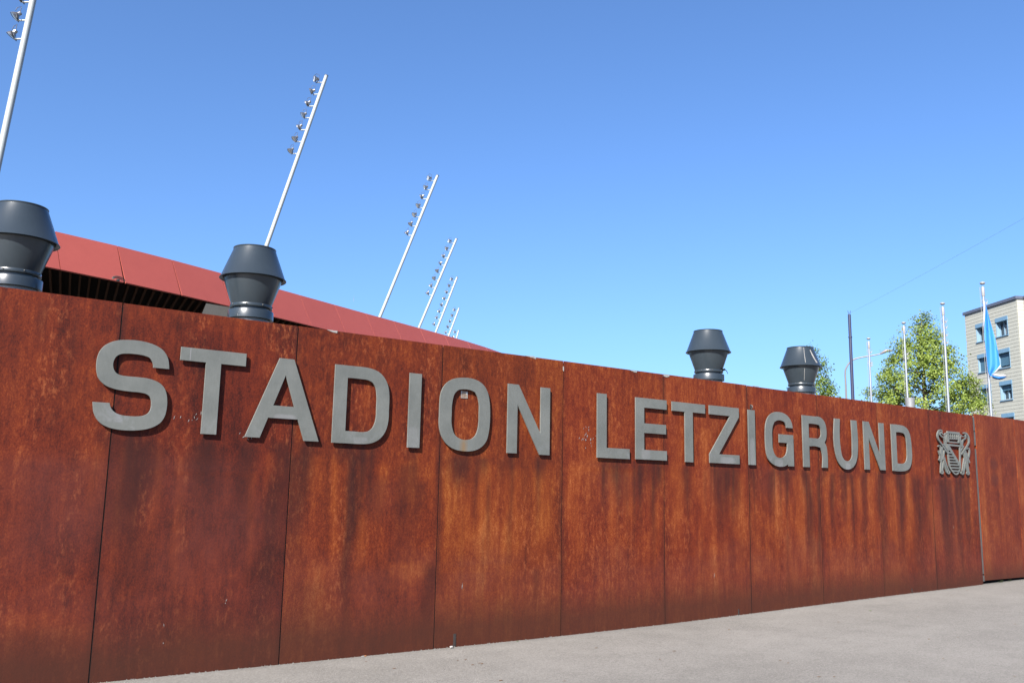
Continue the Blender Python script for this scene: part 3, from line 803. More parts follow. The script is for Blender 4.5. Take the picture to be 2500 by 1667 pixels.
# ------------------------------------------------------------------ gate at the right
gate = empty('rusty_gate', (16.2, YW, gz(16.2)), 'plain rusty steel sliding gate with a dark gap under it, right of the crest', 'gate')
GZB, GZT = 0.249, 3.118
steel_sheet('gate_panel', 16.190, 17.650, GZB, GZT, YW + 0.004, 0.54, gate, GATE_SPOTS, True, 0.03)
steel_sheet('gate_panel', 17.672, 19.14, GZB, GZT - 0.002, YW + 0.004, 0.58, gate, None, True, 0.03)
steel_sheet('gate_panel', 19.162, 20.7, GZB, GZT - 0.002, YW + 0.004, 0.52, gate, None, True, 0.03)
for x0_, x1_ in ((16.136, 16.176), (17.654, 17.668), (19.144, 19.158)):
    mb = MB()
    mb.box((x0_, YW + 0.012, 0.36), (x1_, YW + 0.05, 2.50))
    mb.box((x0_, YW + 0.010, 2.56), (x1_, YW + 0.05, 2.80))
    mb.box((x0_, YW + 0.012, 2.815), (x1_, YW + 0.05, 3.06))
    mb.box((x0_, YW + 0.010, 0.235), (x1_, YW + 0.05, 0.335))
    local(gate, mb).build('edge_profile', M['galv'], gate)
mb = MB().box((16.12, YW + 0.06, 0.32), (20.7, YW + 0.12, 3.0))
local(gate, mb).build('gate_frame', M['core'], gate)
mb = MB().box((16.1, YW + 0.10, 0.1), (20.8, YW + 0.5, 0.30))
local(gate, mb).build('gate_rail', M['rubber'], gate)
# weeds in the gap
mb = MB()
for cx in (2438, 2462, 2442):
    q = onY(cx, 1420, YW + 0.02)
    for _ in range(14):
        x = q.x + random.gauss(0, .03); h = random.uniform(.02, .07); l = random.uniform(-.03, .03); z0 = gz(x)
        mb.add([(x, YW, z0), (x + .006, YW, z0), (x + l, YW - random.uniform(0, .04), z0 + h)], [(0, 1, 2)])
tag(mb.build('weeds', M['grass']), kind='stuff')

# ------------------------------------------------------------------ sticker inside the O
a = onY(980 + 812 * LS, 870 + 470 * LS, YW); b = onY(980 + 898 * LS, 870 + 575 * LS, YW)
mb = MB().box((a.x, YW - 0.006, b.z), (b.x, YW - 0.0035, a.z))
stk = mb.build('sticker', M['sticker'])
tag(stk, 'small square silver-edged sticker on the rusty wall inside the letter O', 'sticker')
mb = MB(); w = .0035
mb.box((a.x, YW - .0078, b.z), (a.x + w, YW - .0062, a.z)); mb.box((b.x - w, YW - .0078, b.z), (b.x, YW - .0062, a.z))
mb.box((a.x + w, YW - .0076, b.z), (b.x - w, YW - .0062, b.z + w))
mb.box((b.x - .02, YW - .0074, a.z - .035), (b.x - w, YW - .0062, a.z - .01)); mb.box((a.x + w, YW - .0074, a.z - .02), (a.x + .012, YW - .0062, a.z - .008))
mb.build('foil_edge', M['foil'], stk)
# wall eye above the second I
q = onY(1430 + 2250 * LS, 930 + 350 * LS, YW)
mb = MB().box((q.x - .012, YW - .008, q.z - .03), (q.x + .012, YW - .0025, q.z + .03))
hk = mb.build('wall_hook', M['core']); tag(hk, 'small dark metal hook plate on the wall above the I of LETZIGRUND', 'hook')
mb = MB().tube([(q.x, YW - .012, q.z + .02), (q.x, YW - .035, q.z + .01), (q.x, YW - .035, q.z - .02), (q.x, YW - .014, q.z - .03)], .006, 6)
mb.build('hook_loop', M['galv'], hk)

# ------------------------------------------------------------------ low building behind the wall, carrying the vents
mb = MB().box((JX[0], YW + 0.22, 0.0), (15.6, 19.0, 2.55))
tag(mb.build('flat_roof', M['deck']), kind='structure')

RV = 0.350
VY = 9.3
VENT_PX = [((44.1, 603), 'dark grey roof vent cut by the left edge of the photo'),
           ((618.1, 676.5), 'dark grey roof vent in front of the red stadium roof and a floodlight mast'),
           ((z4(608, 497)), 'dark grey roof vent against plain blue sky with a black flap at its foot'),
           ((z4(1669, 677)), 'dark grey roof vent with white streaks, in front of a tree')]
def S_(p): return [(r * RV, z * RV) for r, z in p]
def make_vent(loc, label):
    v = empty('roof_vent', loc, label, 'vent', 'dark grey vents standing behind the wall')
    zb_ = (2.55 - loc[2]) / RV
    MB().lathe(S_([(.80, zb_), (.80, zb_ + .08), (.585, zb_ + .10), (.585, -1.30)])).build('plinth', M['plinth'], v, sharp=30)
    MB().lathe(S_([(.60,-1.335),(.674,-1.335),(.680,-1.329),(.680,-1.085),(.672,-1.068),(.566,-1.052),(.560,-1.045),(.560,-.95),(.40,-.94)])).build('base_ring', M['vent'], v, sharp=40)
    MB().lathe(S_([(.545,-.985),(.628,-.985),(.632,-.980),(.632,-.890),(.628,-.884),(.606,-.880),(.610,-.86),(.885,-.035),(.885,.02),(.86,.02),(.60,-.86)])).build('lower_cone', M['vent'], v, sharp=40)
    MB().lathe(S_([(.60,-.84),(.84,-.06),(.84,-.02)])).build('lower_cone_lining', M['vent_in'], v)
    MB().lathe(S_([(.90,-.03),(.985,-.075),(1.0,-.07),(1.006,-.060),(1.0,-.048),(.972,-0.03),(.632,.875),(.60,.875),(.93,.0),(.90,-.02)])).build('hood', M['vent'], v, sharp=40)
    MB().lathe(S_([(.60,.865),(.634,.865),(.643,.875),(.645,.905),(.636,.912),(.60,.912),(.59,.90),(.59,.2),(.30,.15),(0.001,.15)])).build('top_rim', M['vent'], v, sharp=40)
    for k in range(8):
        th = math.pi * k / 4 + .2
        c = Vector((.634 * RV * math.cos(th), .634 * RV * math.sin(th), -.92 * RV)); rad = Vector((math.cos(th), math.sin(th), 0))
        MB().lathe([(.001, .008), (.006, .007), (.008, 0)], 8, c, rad).build('bolt', M['galv'], v)
    return v
vents = []
for px, lb in VENT_PX:
    q = onY(*px, VY); vents.append(make_vent((q.x, VY, 3.832), lb))
def cone_pt(v, px, r0, z0, r1, z1, lift=.004):
    """point of a vent's cone seen at a pixel"""
    c = Vector(v.location); d = ray(*px)
    k = (r1 - r0) / (z1 - z0)
    best = None
    t = 5.0
    f_ = lambda t: (math.hypot((CAM + d*t - c).x, (CAM + d*t - c).y) - (r0 + k * ((CAM + d*t - c).z / RV - z0)) * RV)
    while t < 60:
        if f_(t) < 0: break
        t += .002
    p = CAM + d * t
    return p - d.normalized() * lift - c
# white streaks on the fourth vent
v4 = vents[3]
def cone_patch(name, pts, r0, z0, r1, z1):
    p = [cone_pt(v4, z4(*q), r0, z0, r1, z1) for q in pts]
    mb = MB(); n = len(p) // 2
    mb.add(p, [(i, i+1, len(p)-2-i, len(p)-1-i) for i in range(n - 1)])
    return mb.build(name, M['white'], v4)
HD = (.972, -.03, .632, .875); LC = (.615, -.85, .885, -.035)
cone_patch('white_streak', [(1772,488),(1785,520),(1800,556),(1826,600),(1846,636),(1862,640),(1862,622),(1834,590),(1812,548),(1795,515),(1780,486)][:5] + [(1866,640),(1834,592),(1812,548),(1794,515),(1780,488)], *HD)
cone_patch('white_streak', [(1702,462),(1708,530),(1716,590),(1722,634),(1727,634),(1721,590),(1712,530),(1706,462)], *HD)
cone_patch('white_streak', [(1712,700),(1710,760),(1708,840),(1712,840),(1714,760),(1717,700)], *LC)
# black flap at the foot of the third vent
v3 = vents[2]
c = Vector(v3.location)
side = Vector((math.cos(YAW + .35), -math.sin(YAW + .35), 0))
p0 = side * .62 * RV + Vector((0, 0, -.84 * RV)); 
mb = MB(); w = Vector((side.y, -side.x, 0)) * .06
pts = [p0, p0 + side * .035 + Vector((0,0,.012)), p0 + side * .06 + Vector((0,0,-.02)), p0 + side * .075 + Vector((0,0,-.055))]
vs = []
for k, p in enumerate(pts):
    ww = w * (1 - .2 * k); vs += [p - ww, p + ww, p + ww - Vector((0,0,.016)), p - ww - Vector((0,0,.016))]
fs = [(4*i+k, 4*i+(k+1) % 4, 4*i+4+(k+1) % 4, 4*i+4+k) for i in range(3) for k in range(4)] + [(0,3,2,1), (12,13,14,15)]
mb.add(vs, fs); mb.build('flap', M['rubber'], v3)

# ------------------------------------------------------------------ stadium roof
HR, HF, OUT = 10.0, 1.47, 0.88
TOPE = [(136.4,563.3),(262.1,596),(378.3,626.3),(484,653.4),(640,692),(753.8,726.9),(832.9,746.2),(906,767.5),(973,789),(1031,806),(1080,818),(1137,830),(1175,842),(1212,856),(1250,872),(1275,886)]
EDGE = []
for p in TOPE:
    q = onZ(*p, HR); EDGE.append(Vector((q.x, q.y)))
# smooth plan and even panel widths
def resample(P, step):
    out = [P[0]]; acc = 0; 
    L_ = [0]
    for a, b in zip(P, P[1:]): L_.append(L_[-1] + (b - a).length)
    n = int(round(L_[-1] / step))
    xs = np.interp(np.linspace(0, L_[-1], n + 1), L_, [p.x for p in P]); ys = np.interp(np.linspace(0, L_[-1], n + 1), L_, [p.y for p in P])
    return [Vector((a, b)) for a, b in zip(xs, ys)]
d0 = (EDGE[3] - EDGE[0]).normalized()
E1 = resample(EDGE, 2.25)
xs = np.array([p.x for p in E1]); ys = np.array([p.y for p in E1])
cf = np.polyfit(xs, ys, 4); ys2 = np.polyval(cf, xs)
E1 = [Vector((a, b)) for a, b in zip(xs, ys2)]
step0 = (E1[1] - E1[0])
E1 = [E1[0] - step0 * k for k in range(6, 0, -1)] + E1
dl = (E1[-1] - E1[-2])
for k in range(14):
    ang = R(6.0); dl = Vector((dl.x * math.cos(ang) - dl.y * math.sin(ang), dl.x * math.sin(ang) + dl.y * math.cos(ang)))
    E1.append(E1[-1] + dl)
rc = E1[8]
roof = empty('stadium_roof', (rc.x, rc.y, 0), 'stadium roof edge of flat red panels with dark slatted underside, behind the wall', 'roof')
RL = Vector(roof.location)
def V3(p, z): return Vector((p.x, p.y, z))
nrm = []
for i in range(len(E1)):
    t = (E1[min(i+1, len(E1)-1)] - E1[max(i-1, 0)]).normalized(); nrm.append(Vector((-t.y, t.x)))   # inward
for i in range(len(E1) - 1):
    a, b = E1[i], E1[i+1]; t = (b - a).normalized(); nn = Vector((-t.y, t.x))
    g = 0.012
    sh_ = t * -0.10                                   # the joints lean along the edge
    a2, b2 = a + t * g, b - t * g
    p = [V3(a2 + sh_ - nn * OUT, HR - HF), V3(b2 + sh_ - nn * OUT, HR - HF), V3(b2, HR), V3(a2, HR)]
    q = [x + V3(nn * 0.05, -.03) for x in p]
    mb = MB().add([x - RL for x in p + q], [(0,1,2,3),(7,6,5,4),(0,4,5,1),(1,5,6,2),(2,6,7,3),(3,7,4,0)])
    o = mb.build('fascia_panel', M['fascia'], roof); o['tone'] = random.uniform(.2, .8)
mb = MB(); n = len(E1)
IN = 16.0
inner = [E1[i] + nrm[i] * IN for i in range(n)]
mb.add([V3(E1[i] + nrm[i] * .07, HR - .03) - RL for i in range(n)] + [V3(inner[i], HR - .6) - RL for i in range(n)], [(i, i+1, n+i+1, n+i) for i in range(n-1)])
mb.build('roof_deck', M['deck'], roof)
mb = MB()
mb.add([V3(E1[i] - nrm[i] * (OUT - .08), HR - HF + .08) - RL for i in range(n)] + [V3(inner[i], HR - HF + .02) - RL for i in range(n)], [(n+i, n+i+1, i+1, i) for i in range(n-1)])
mb.build('soffit', M['soffit'], roof)
# battens under the overhang
sl_e = resample(E1[:20], 0.34)
for i in range(1, len(sl_e) - 1):
    t = (sl_e[i+1] - sl_e[i-1]).normalized(); nn = Vector((-t.y, t.x)); sdir = Vector((.19, .98)).normalized()
    a = V3(sl_e[i] - nn * (OUT - .14), HR - HF + .005); b = V3(sl_e[i] - nn * (OUT - .14) + sdir * 14.0, HR - HF - .07)
    ax = (b - a) * .5
    MB().obox((a + b) / 2 - RL, ax, V3(Vector((sdir.y, -sdir.x)) * .035, 0), Vector((0, 0, .06))).build('slat', M['slat'], roof)
# grey slab hanging under the overhang
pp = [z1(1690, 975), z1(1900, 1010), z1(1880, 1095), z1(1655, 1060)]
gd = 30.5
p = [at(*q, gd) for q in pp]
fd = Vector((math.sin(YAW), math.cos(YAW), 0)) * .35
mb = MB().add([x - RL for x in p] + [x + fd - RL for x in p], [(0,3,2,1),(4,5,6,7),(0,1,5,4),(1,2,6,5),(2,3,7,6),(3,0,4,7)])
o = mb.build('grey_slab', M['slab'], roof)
# cable looped over the edge
cc = onZ(*z1(960, 782), HR - HF + .02)
mb = MB()
tdir = V3((E1[9] - E1[8]).normalized(), 0); nd = Vector((tdir.y, -tdir.x, 0))
for k in range(4):
    r_ = .17 + .03 * k
    mb.tube([cc + nd * (.03 + .02 * k) + tdir * (r_ * math.cos(a_)) + Vector((0, 0, -.02 + (.07 + .02 * k) * math.sin(a_))) for a_ in [math.pi * i / 10 for i in range(11)]], .010, 5)
mb.obox(cc + nd * .06 + Vector((0, 0, -.02)), tdir * .05, nd * .03, Vector((0, 0, .03)))
tag(mb.build('cable_coil', M['galv']), 'coil of pale cable hanging on the lower edge of the red roof', 'cable')
# columns far under the roof carry it
for i in (2, 6, 10, 14, 18, 22, 26):
    if i < len(E1):
        p_ = E1[i] + nrm[i] * 12
        MB().tube([V3(p_, 0.1) - RL, V3(p_, HR - HF + .02) - RL], .3, 12).build('column', M['concrete'], roof)

# ------------------------------------------------------------------ floodlight masts
REL = [.72, 1.0, 1.29, 1.6, 1.89, 2.16, 2.45]
MTOP = [ov(115.5, -185), z3(461, 82), z3(1096, 652), z3(1204, 1013), z3(1208, 1232), z3(1219, 1408), z3(1217, 1535)]
MLOW = [ov(0, 355), z3(120, 1050), z3(768, 1455), z3(990, 1520), z3(1085, 1548), (1096, 818.5), (1114.5, 826)]
SPC = [1.0] * 7
MLBL = ['pale leaning floodlight mast cut by the top left corner of the photo',
        'tall pale leaning floodlight mast with seven lamps, rising behind the second vent',
        'pale leaning floodlight mast with seven lamps rising clear of the red roof',
        'pale leaning floodlight mast with eight lamps, fourth in the receding row',
        'pale leaning floodlight mast, fifth in the row, its lowest lamp just above the roof',
        'short-looking distant floodlight mast, sixth in the row, five lamps in view',
        'farthest floodlight mast, only its top two lamps above the red roof']
tops_ = [at(*p, 70 * k) for p, k in zip(MTOP, REL)]
adir = Vector((tops_[5].x - tops_[1].x, tops_[5].y - tops_[1].y, 0)).normalized()
fld = Vector((-adir.y, adir.x, 0))                    # towards the field
def lamp_parts(mast, base, axis, tilt, flat):
    """one floodlight with its arm, bowl, glass, yoke and cable; base = joint on the pole"""
    arm_d = (fld * .9 + Vector((0, 0, -.02)) + adir * flat * .2).normalized()
    e = base + arm_d * .42
    arm = MB().tube([base, e], .045, 8)
    ao = arm.build('floodlight', M['mast'], mast)
    aim = (fld * math.cos(tilt) - Vector((0, 0, 1)) * math.sin(tilt) + adir * flat).normalized()
    hc = e + Vector((0, 0, .30)) + arm_d * .10
    sc_ = .84
    MB().lathe([(r * sc_, z * sc_) for r, z in [(.001,-.30),(.10,-.295),(.125,-.27),(.13,-.10),(.17,-.06),(.26,.06),(.305,.17),(.315,.20),(.30,.21),(.285,.19)]], 20, hc, aim).build('housing', M['lamp'], ao, sharp=35)
    MB().lathe([(r * sc_, z * sc_) for r, z in [(.001,.205),(.15,.20),(.285,.185)]], 20, hc, aim).build('lens', M['glass'], ao)
    sd = aim.cross(Vector((0, 0, 1))).normalized()
    y = MB().tube([hc + sd * .33, e + sd * .30 + Vector((0,0,.06)), e + Vector((0,0,.02)), e - sd * .30 + Vector((0,0,.06)), hc - sd * .33], .028, 6)
    y.tube([hc - aim * .2 + Vector((0,0,.1)), hc - aim * .25 + Vector((0,0,.34)), hc + Vector((0,0,.44)), hc + aim * .12 + Vector((0,0,.32))], .016, 5)
    y.build('yoke', M['lamp_dark'], ao)
    return ao
for k in range(7):
    T = tops_[k]
    Bp = onP(*MLOW[k], T, adir)
    ax = (Bp - T).normalized()
    foot = T + ax * ((T.z - 0.2) / -ax.z)
    mast = empty('floodlight_mast', foot, MLBL[k], 'floodlight mast', 'leaning floodlight masts along the stadium')
    Lg = (T - foot).length
    ra = -ax
    rad = .155 * (1.0 if k else 1.08)
    jn = T + ax * (14.0 if k != 1 else 11.6)
    MB().tube([Vector((0,0,0)), jn - foot + ax * .01], [rad * 1.12, rad * 1.04], 16).build('lower_section', M['mast'], mast)
    MB().tube([jn - foot - ax * .01, T - foot], [rad * 1.03, rad * .92], 16).build('upper_section', M['mast'], mast)
    MB().tube([T - foot - ax * -.02, T - foot - ax * .03], rad * .98, 16).build('cap', M['lamp_dark'], mast)
    nl = 7 if k < 3 else 8
    first = .62
    # spacing along the pole taken from the photographed rows
    for j in range(nl):
        base = T + ax * (first + j * 1.04) - foot
        base = base + fld * rad * .8
        lamp_parts(mast, base, ax, R(12 + 7 * j + random.uniform(-4, 4)), random.uniform(-.5, .2) if j else -.6)

# ------------------------------------------------------------------ flagpoles, tram mast, wire, street lamp, pipe
FP = [(z5(472, 693), z5(520, 1300), 'thin bare flagpole, farthest of the row, beside the dark blue mast'),
      (z5(808, 543), z5(855, 1340), 'bare steel flagpole in front of the left half of the big tree'),
      (z5(1180, 358), z5(1241, 1395), 'bare steel flagpole in front of the right half of the big tree'),
      (z5(1562, 163), z5(1668, 1430), 'steel flagpole carrying the blue flag before the apartment block')]
poles = []
for k, (tp, lw, lb) in enumerate(FP):
    q = onZ(*tp, 8.0)
    g = gz(q.x)
    f_ = empty('flagpole', (q.x, q.y, g), lb, 'flagpole', 'row of steel flagpoles behind the wall')
    H = 8.0 - g
    rr = .040
    MB().tube([(0,0,0), (0,0,H - 1.6), (0,0,H - .10)], [rr * 1.1, rr * .95, rr * .82], 14).build('pole', M['steel'], f_)
    MB().lathe([(.001,.045),(.04,.04),(.075,.02),(.08,.0),(.065,-.02),(.045,-.04)], 16, (0,0,H)).build('finial', M['polewhite'], f_)
    MB().lathe([(rr*1.05, 0), (rr*1.2, .02), (rr*1.2, .26), (rr*1.05, .28)], 14, (0,0,H - .40)).build('collar', M['polewhite'], f_)
    rtv = Vector((rt0.x, rt0.y, 0))
    mb = MB()
    mb.tube([rtv * -.09 + Vector((0,0,H - .12)), rtv * -.085 + Vector((0,0,H - 1.1)), rtv * -.075 + Vector((0,0,1.0))], .006, 5)
    rings_z = {0: (.5, .95, 1.05), 1: (1.1, 1.25), 2: (.55, .75, 1.0, 1.25), 3: (.55,)}[k]
    for zz in rings_z:
        r_ = random.uniform(.08, .11)
        mb.tube([rtv * (.03 + r_ * math.cos(a_)) + Vector((0, 0, H - zz + r_ * math.sin(a_))) + Vector((0, 0, 0)) for a_ in [2*math.pi*i/14 for i in range(15)]], .007, 5)
        mb.obox(rtv * .07 + Vector((0, 0, H - zz - .06)), rtv * .018, Vector((-rtv.y, rtv.x, 0)) * .018, Vector((0, 0, .035)))
    mb.build('halyard', M['polewhite'], f_)
    poles.append(f_)
# flag hanging limp in folds
fb = Vector(poles[3].location)
fn = (fb - CAM); fn.z = 0; fn.normalize()
def fpt(x, y): return onP(*z5(x, y), fb, fn) - fb
ROWS = [(335,1576,1590,1592),(400,1573,1590,1604),(470,1572,1588,1624),(540,1572,1582,1643),(600,1574,1577,1662),(690,1581,1582,1688),(770,1590,1591,1704),(850,1599,1600,1718),(920,1605,1606,1730),(965,1609,1610,1733),(1000,1612,1613,1700),(1030,1618,1619,1668),(1048,1628,1629,1646)]
flag = empty('flag', fb, 'limp blue flag with a white stripe hanging from the nearest flagpole', 'flag')
def flag_sheet(name, mat, ia, ib, nu, amp, yoff, ph):
    vs = []
    for r_i, row in enumerate(ROWS):
        y = row[0]
        for k in range(nu + 1):
            u = k / nu
            x = row[ia] + (row[ib] - row[ia]) * u
            p = fpt(x, y + u * 10)
            dep = amp * math.sin(u * 7.5 + y * .006 + ph) * min(1, (row[ib] - row[ia]) / 60 + .15) * (1 - .2 * u)
            vs.append(p - fn * (yoff + dep))
    w = nu + 1
    mb = MB().add(vs, [(j*w+i, (j+1)*w+i, (j+1)*w+i+1, j*w+i+1) for j in range(len(ROWS)-1) for i in range(nu)], True)
    o = mb.build(name, mat, flag)
    sd = o.modifiers.new('thickness', 'SOLIDIFY'); sd.thickness = .004; sd.offset = 0
    ss = o.modifiers.new('smooth', 'SUBSURF'); ss.levels = 1; ss.render_levels = 2
    return o
flag_sheet('blue_field', M['flagblue'], 2, 3, 10, .055, .10, 0)
flag_sheet('white_field', M['flagwhite'], 1, 2, 2, .01, .135, 1)
def flag_poly(name, mat, pts, dep):
    p = [fpt(*q) - fn * d for q, d in zip(pts, dep)]
    n = len(p) // 2
    mb = MB().add(p, [(i, i+1, len(p)-2-i, len(p)-1-i) for i in range(n-1)], True)
    o = mb.build(name, mat, flag)
    sd = o.modifiers.new('thickness', 'SOLIDIFY'); sd.thickness = .004
    return o
flag_poly('white_hem', M['flagwhite'], [(1733,950),(1706,985),(1680,1015),(1660,1036),(1666,1037),(1688,1020),(1714,994),(1738,965)], [.17] * 8)
flag_poly('white_corner', M['flagwhite'], [(1652,1036),(1690,1040),(1730,1044),(1770,1044),(1805,1058),(1790,1064),(1765,1062),(1725,1064),(1690,1058),(1660,1050)], [.18,.22,.2,.24,.2,.2,.24,.2,.22,.18])
flag_poly('blue_corner', M['flagblue'], [(1655,1050),(1690,1059),(1725,1065),(1765,1063),(1792,1066),(1775,1076),(1755,1084),(1725,1092),(1690,1084),(1658,1074)], [.17,.21,.19,.23,.19,.15,.12,.15,.12,.14])

# dark mast with the wire
b = at(*z5(330, 1270), 42); t_ = onP(*z5(288, 462), b, Vector((fwd.x, fwd.y, 0)).normalized())
g = gz(b.x)
tm = empty('tram_mast', (t_.x, t_.y, g), 'slim dark blue mast with a wire from its top, standing free against the sky', 'mast')
H = t_.z - g
MB().tube([(0,0,0), (0,0,H)], [.085, .065], 12).build('pole', M['tower'], tm)
MB().lathe([(.066,-.02),(.085,-.02),(.085,.02),(.066,.02)], 14, (0,0,H - 1.02)).build('clamp_ring', M['tower'], tm)
mb = MB()
for sx in (-1, 1): mb.tube([(0.03 * sx, 0, H), (0.06 * sx * rt0.x, .06 * sx * rt0.y, H + .17)], .012, 5)
mb.build('prong', M['tower'], tm)
w0 = Vector((t_.x, t_.y, t_.z + .05)); w1 = at(2500, 519, 25)
dw = (w1 - w0); w2 = w1 + dw * .9
mb = MB().tube([w0 + (w2 - w0) * u - Vector((0, 0, .35 * 4 * u * (1 - u) * .4)) for u in [i / 16 for i in range(17)]], .0026, 5)
tag(mb.build('overhead_wire', M['wire']), 'thin overhead wire running from the dark blue mast across the sky', 'wire')
# street lamp
LD = 60
lp = [z5(250, 1260), z5(247, 1100), z5(249, 1010), z5(265, 960), z5(300, 912), z5(345, 886), z5(400, 872), z5(480, 858), z5(540, 848), z5(592, 836)]
lpn = Vector((math.sin(YAW + .35), math.cos(YAW + .35), 0))
b0 = at(*lp[0], LD)
lpts = [onP(*p, b0, lpn) for p in lp]
base = Vector((lpts[2].x, lpts[2].y, gz(50)))
sl_ = empty('street_lamp', base, 'pale street lamp with a curved arm, behind the dark blue mast', 'street lamp')
lpts[0] = Vector((base.x, base.y, lpts[0].z)); lpts[1] = Vector((base.x, base.y, lpts[1].z))
arc = [Vector((0,0,0)), lpts[0] - base] + [Vector(q) for q in spl([tuple(p - base) for p in lpts[1:]], 3)]
MB().tube(arc, [.06, .055] + [.05 - .015 * i / (len(arc) - 3) for i in range(len(arc) - 2)], 10).build('post', M['lamppost'], sl_)
ha = onP(*z5(586, 838), b0, lpn) - base; hb = onP(*z5(700, 806), b0, lpn) - base; hm = onP(*z5(640, 808), b0, lpn) - base
MB().tube([ha, ha + (hm - ha) * .4, hm, hm + (hb - hm) * .5, hb], [.045, .08, .10, .09, .04], 10).build('lamp_head', M['lamppost'], sl_)
MB().tube([ha + Vector((0,0,.06)), ha + Vector((-.03, 0, .28))], .012, 5).build('spike', M['wire'], sl_)
# stub pipe behind the wall
q = at(*z5(866, 1260), 24)
pp_ = empty('flue_pipe', (q.x, q.y, gz(q.x)), 'short grey metal pipe with a wider collar, at the foot of a flagpole', 'pipe')
H = q.z - gz(q.x)
MB().tube([(0,0,0), (0,0,H - .3)], .085, 16).build('pipe', M['zinc'], pp_)
MB().lathe([(.085,-.36),(.10,-.36),(.112,-.02),(.114,0),(.10,0),(.09,-.1),(.001,-.1)], 20, (0,0,H)).build('collar', M['zinc'], pp_, sharp=40)

# ------------------------------------------------------------------ apartment block
HB = 16.0
A = onZ(*zb(68, 392), HB); B = onZ(*zb(615, 218), HB)
bx = Vector((B.x - A.x, B.y - A.y, 0)); BWd = bx.length; bx.normalize()      # left -> right along the front
bn = Vector((bx.y, -bx.x, 0))
if bn.dot(CAM - A) < 0: bn = -bn                                            # outward
bld = empty('apartment_block', (A.x, A.y, 0), 'pale clad apartment block with blue framed windows and blinds', 'building')
BO = Vector(bld.location)
def bp(u, z, d=0.0): return bx * u + Vector((0, 0, z)) + bn * d              # local to the block
def buv(px):
    q = onP(*px, A, bn) - BO
    return q.dot(bx), q.z
# window openings, from the photograph
wr = [buv(zb(392, 430)), buv(zb(520, 393)), buv(zb(410, 625)), buv(zb(535, 592))]
u0r, u1r = (wr[0][0] + wr[2][0]) / 2, (wr[1][0] + wr[3][0]) / 2
ztop, zbot = (wr[0][1] + wr[1][1]) / 2, (wr[2][1] + wr[3][1]) / 2
wl = [buv(zb(182, 492)), buv(zb(200, 683))]
u0l = (wl[0][0] + wl[1][0]) / 2; u1l = u0l + (u1r - u0r)
st3 = [buv(zb(545, 735))[1], buv(zb(578, 1073))[1], buv(zb(608, 1420))[1]]
z_h = buv(zb(520, 393))[1]
storey = (z_h - st3[2]) / 3
HGT = ztop - zbot
WIN = []
for k in range(5):
    for ci, (a_, b_) in enumerate(((u0l, u1l), (u0r, u1r))):
        WIN.append((a_, b_, ztop - k * storey - HGT, ztop - k * storey, k, ci))
DEP = 10.0
us = sorted({0.0, BWd, u0l, u1l, u0r, u1r}); zs_ = sorted({0.0, HB} | {w_[2] for w_ in WIN} | {w_[3] for w_ in WIN})
mb = MB()
for i in range(len(us) - 1):
    for j in range(len(zs_) - 1):
        uc, zc = (us[i] + us[i+1]) / 2, (zs_[j] + zs_[j+1]) / 2
        if any(w_[0] < uc < w_[1] and w_[2] < zc < w_[3] for w_ in WIN): continue
        mb.add([bp(us[i], zs_[j]), bp(us[i+1], zs_[j]), bp(us[i+1], zs_[j+1]), bp(us[i], zs_[j+1])], [(0,1,2,3)])
mb.add([bp(0,0), bp(0,0,-DEP), bp(0,HB,-DEP), bp(0,HB)], [(0,3,2,1)])
mb.add([bp(0,HB), bp(BWd,HB), bp(BWd,HB,-DEP), bp(0,HB,-DEP)], [(0,1,2,3)])
mb.add([bp(BWd,0), bp(BWd,0,-DEP), bp(BWd,HB,-DEP), bp(BWd,HB)], [(0,1,2,3)])
mb.add([bp(0,0,-DEP), bp(BWd,0,-DEP), bp(BWd,HB,-DEP), bp(0,HB,-DEP)], [(0,1,2,3)])
mb.add([bp(-.0,0,-.6), bp(BWd,0,-.6), bp(BWd,HB-.1,-.6), bp(0,HB-.1,-.6)], [(0,1,2,3)])
mb.build('wall', M['joint'], bld)
# cladding boards, each its own piece where the photo shows them
TH, TW, GAP = 0.262, 0.90, 0.011
seen_z = 5.0
stuffmb = MB()
row = 0
z = HB - .02
ntile = 0
def board(mb, u0, u1, z0, z1, d0=.002, d1=.019, org=bp):
    mb.add([org(u0,z0,d0), org(u1,z0,d0), org(u1,z1,d0), org(u0,z1,d0), org(u0,z0,d1+.006), org(u1,z0,d1+.006), org(u1,z1,d1-.006), org(u0,z1,d1-.006)],
           [(4,5,6,7),(0,1,5,4),(1,2,6,5),(2,3,7,6),(3,0,4,7)])
while z > 0.3:
    z0, z1_ = z - TH + GAP, z
    cuts = [(-.02 if False else 0.0, BWd - .02)]
    for w_ in WIN:
        if w_[2] - .02 < z0 + .5 * TH < w_[3] + .02:
            nc = []
            for (a_, b_) in cuts:
                if w_[0] - .03 > a_ and w_[1] + .03 < b_: nc += [(a_, w_[0] - .03), (w_[1] + .03, b_)]
                else: nc.append((a_, b_))
            cuts = nc
    offs = (row % 2) * TW * .5 + (row * 37 % 5) * .03
    for (a_, b_) in cuts:
        u = a_; nxt = math.floor((a_ - offs) / TW) * TW + offs + TW
        while u < b_ - .05:
            e_ = min(nxt, b_)
            if e_ - u > .04:
                if z > seen_z and ntile < 296:
                    mb = MB(); board(mb, u, e_ - GAP, z0, z1_); mb.build('cladding_board', M['tile'], bld); ntile += 1
                else: board(stuffmb, u, e_ - GAP, z0, z1_)
            u = e_; nxt += TW
    z -= TH; row += 1
o = stuffmb.build('cladding_boards', M['tile'], bld); o['kind'] = 'stuff'
# side face just round the corner, joined boards
sd_n = bx; 
def sp(u, z, d=0.0): return bp(BWd, 0) - bn * u + Vector((0, 0, z)) + bx * d
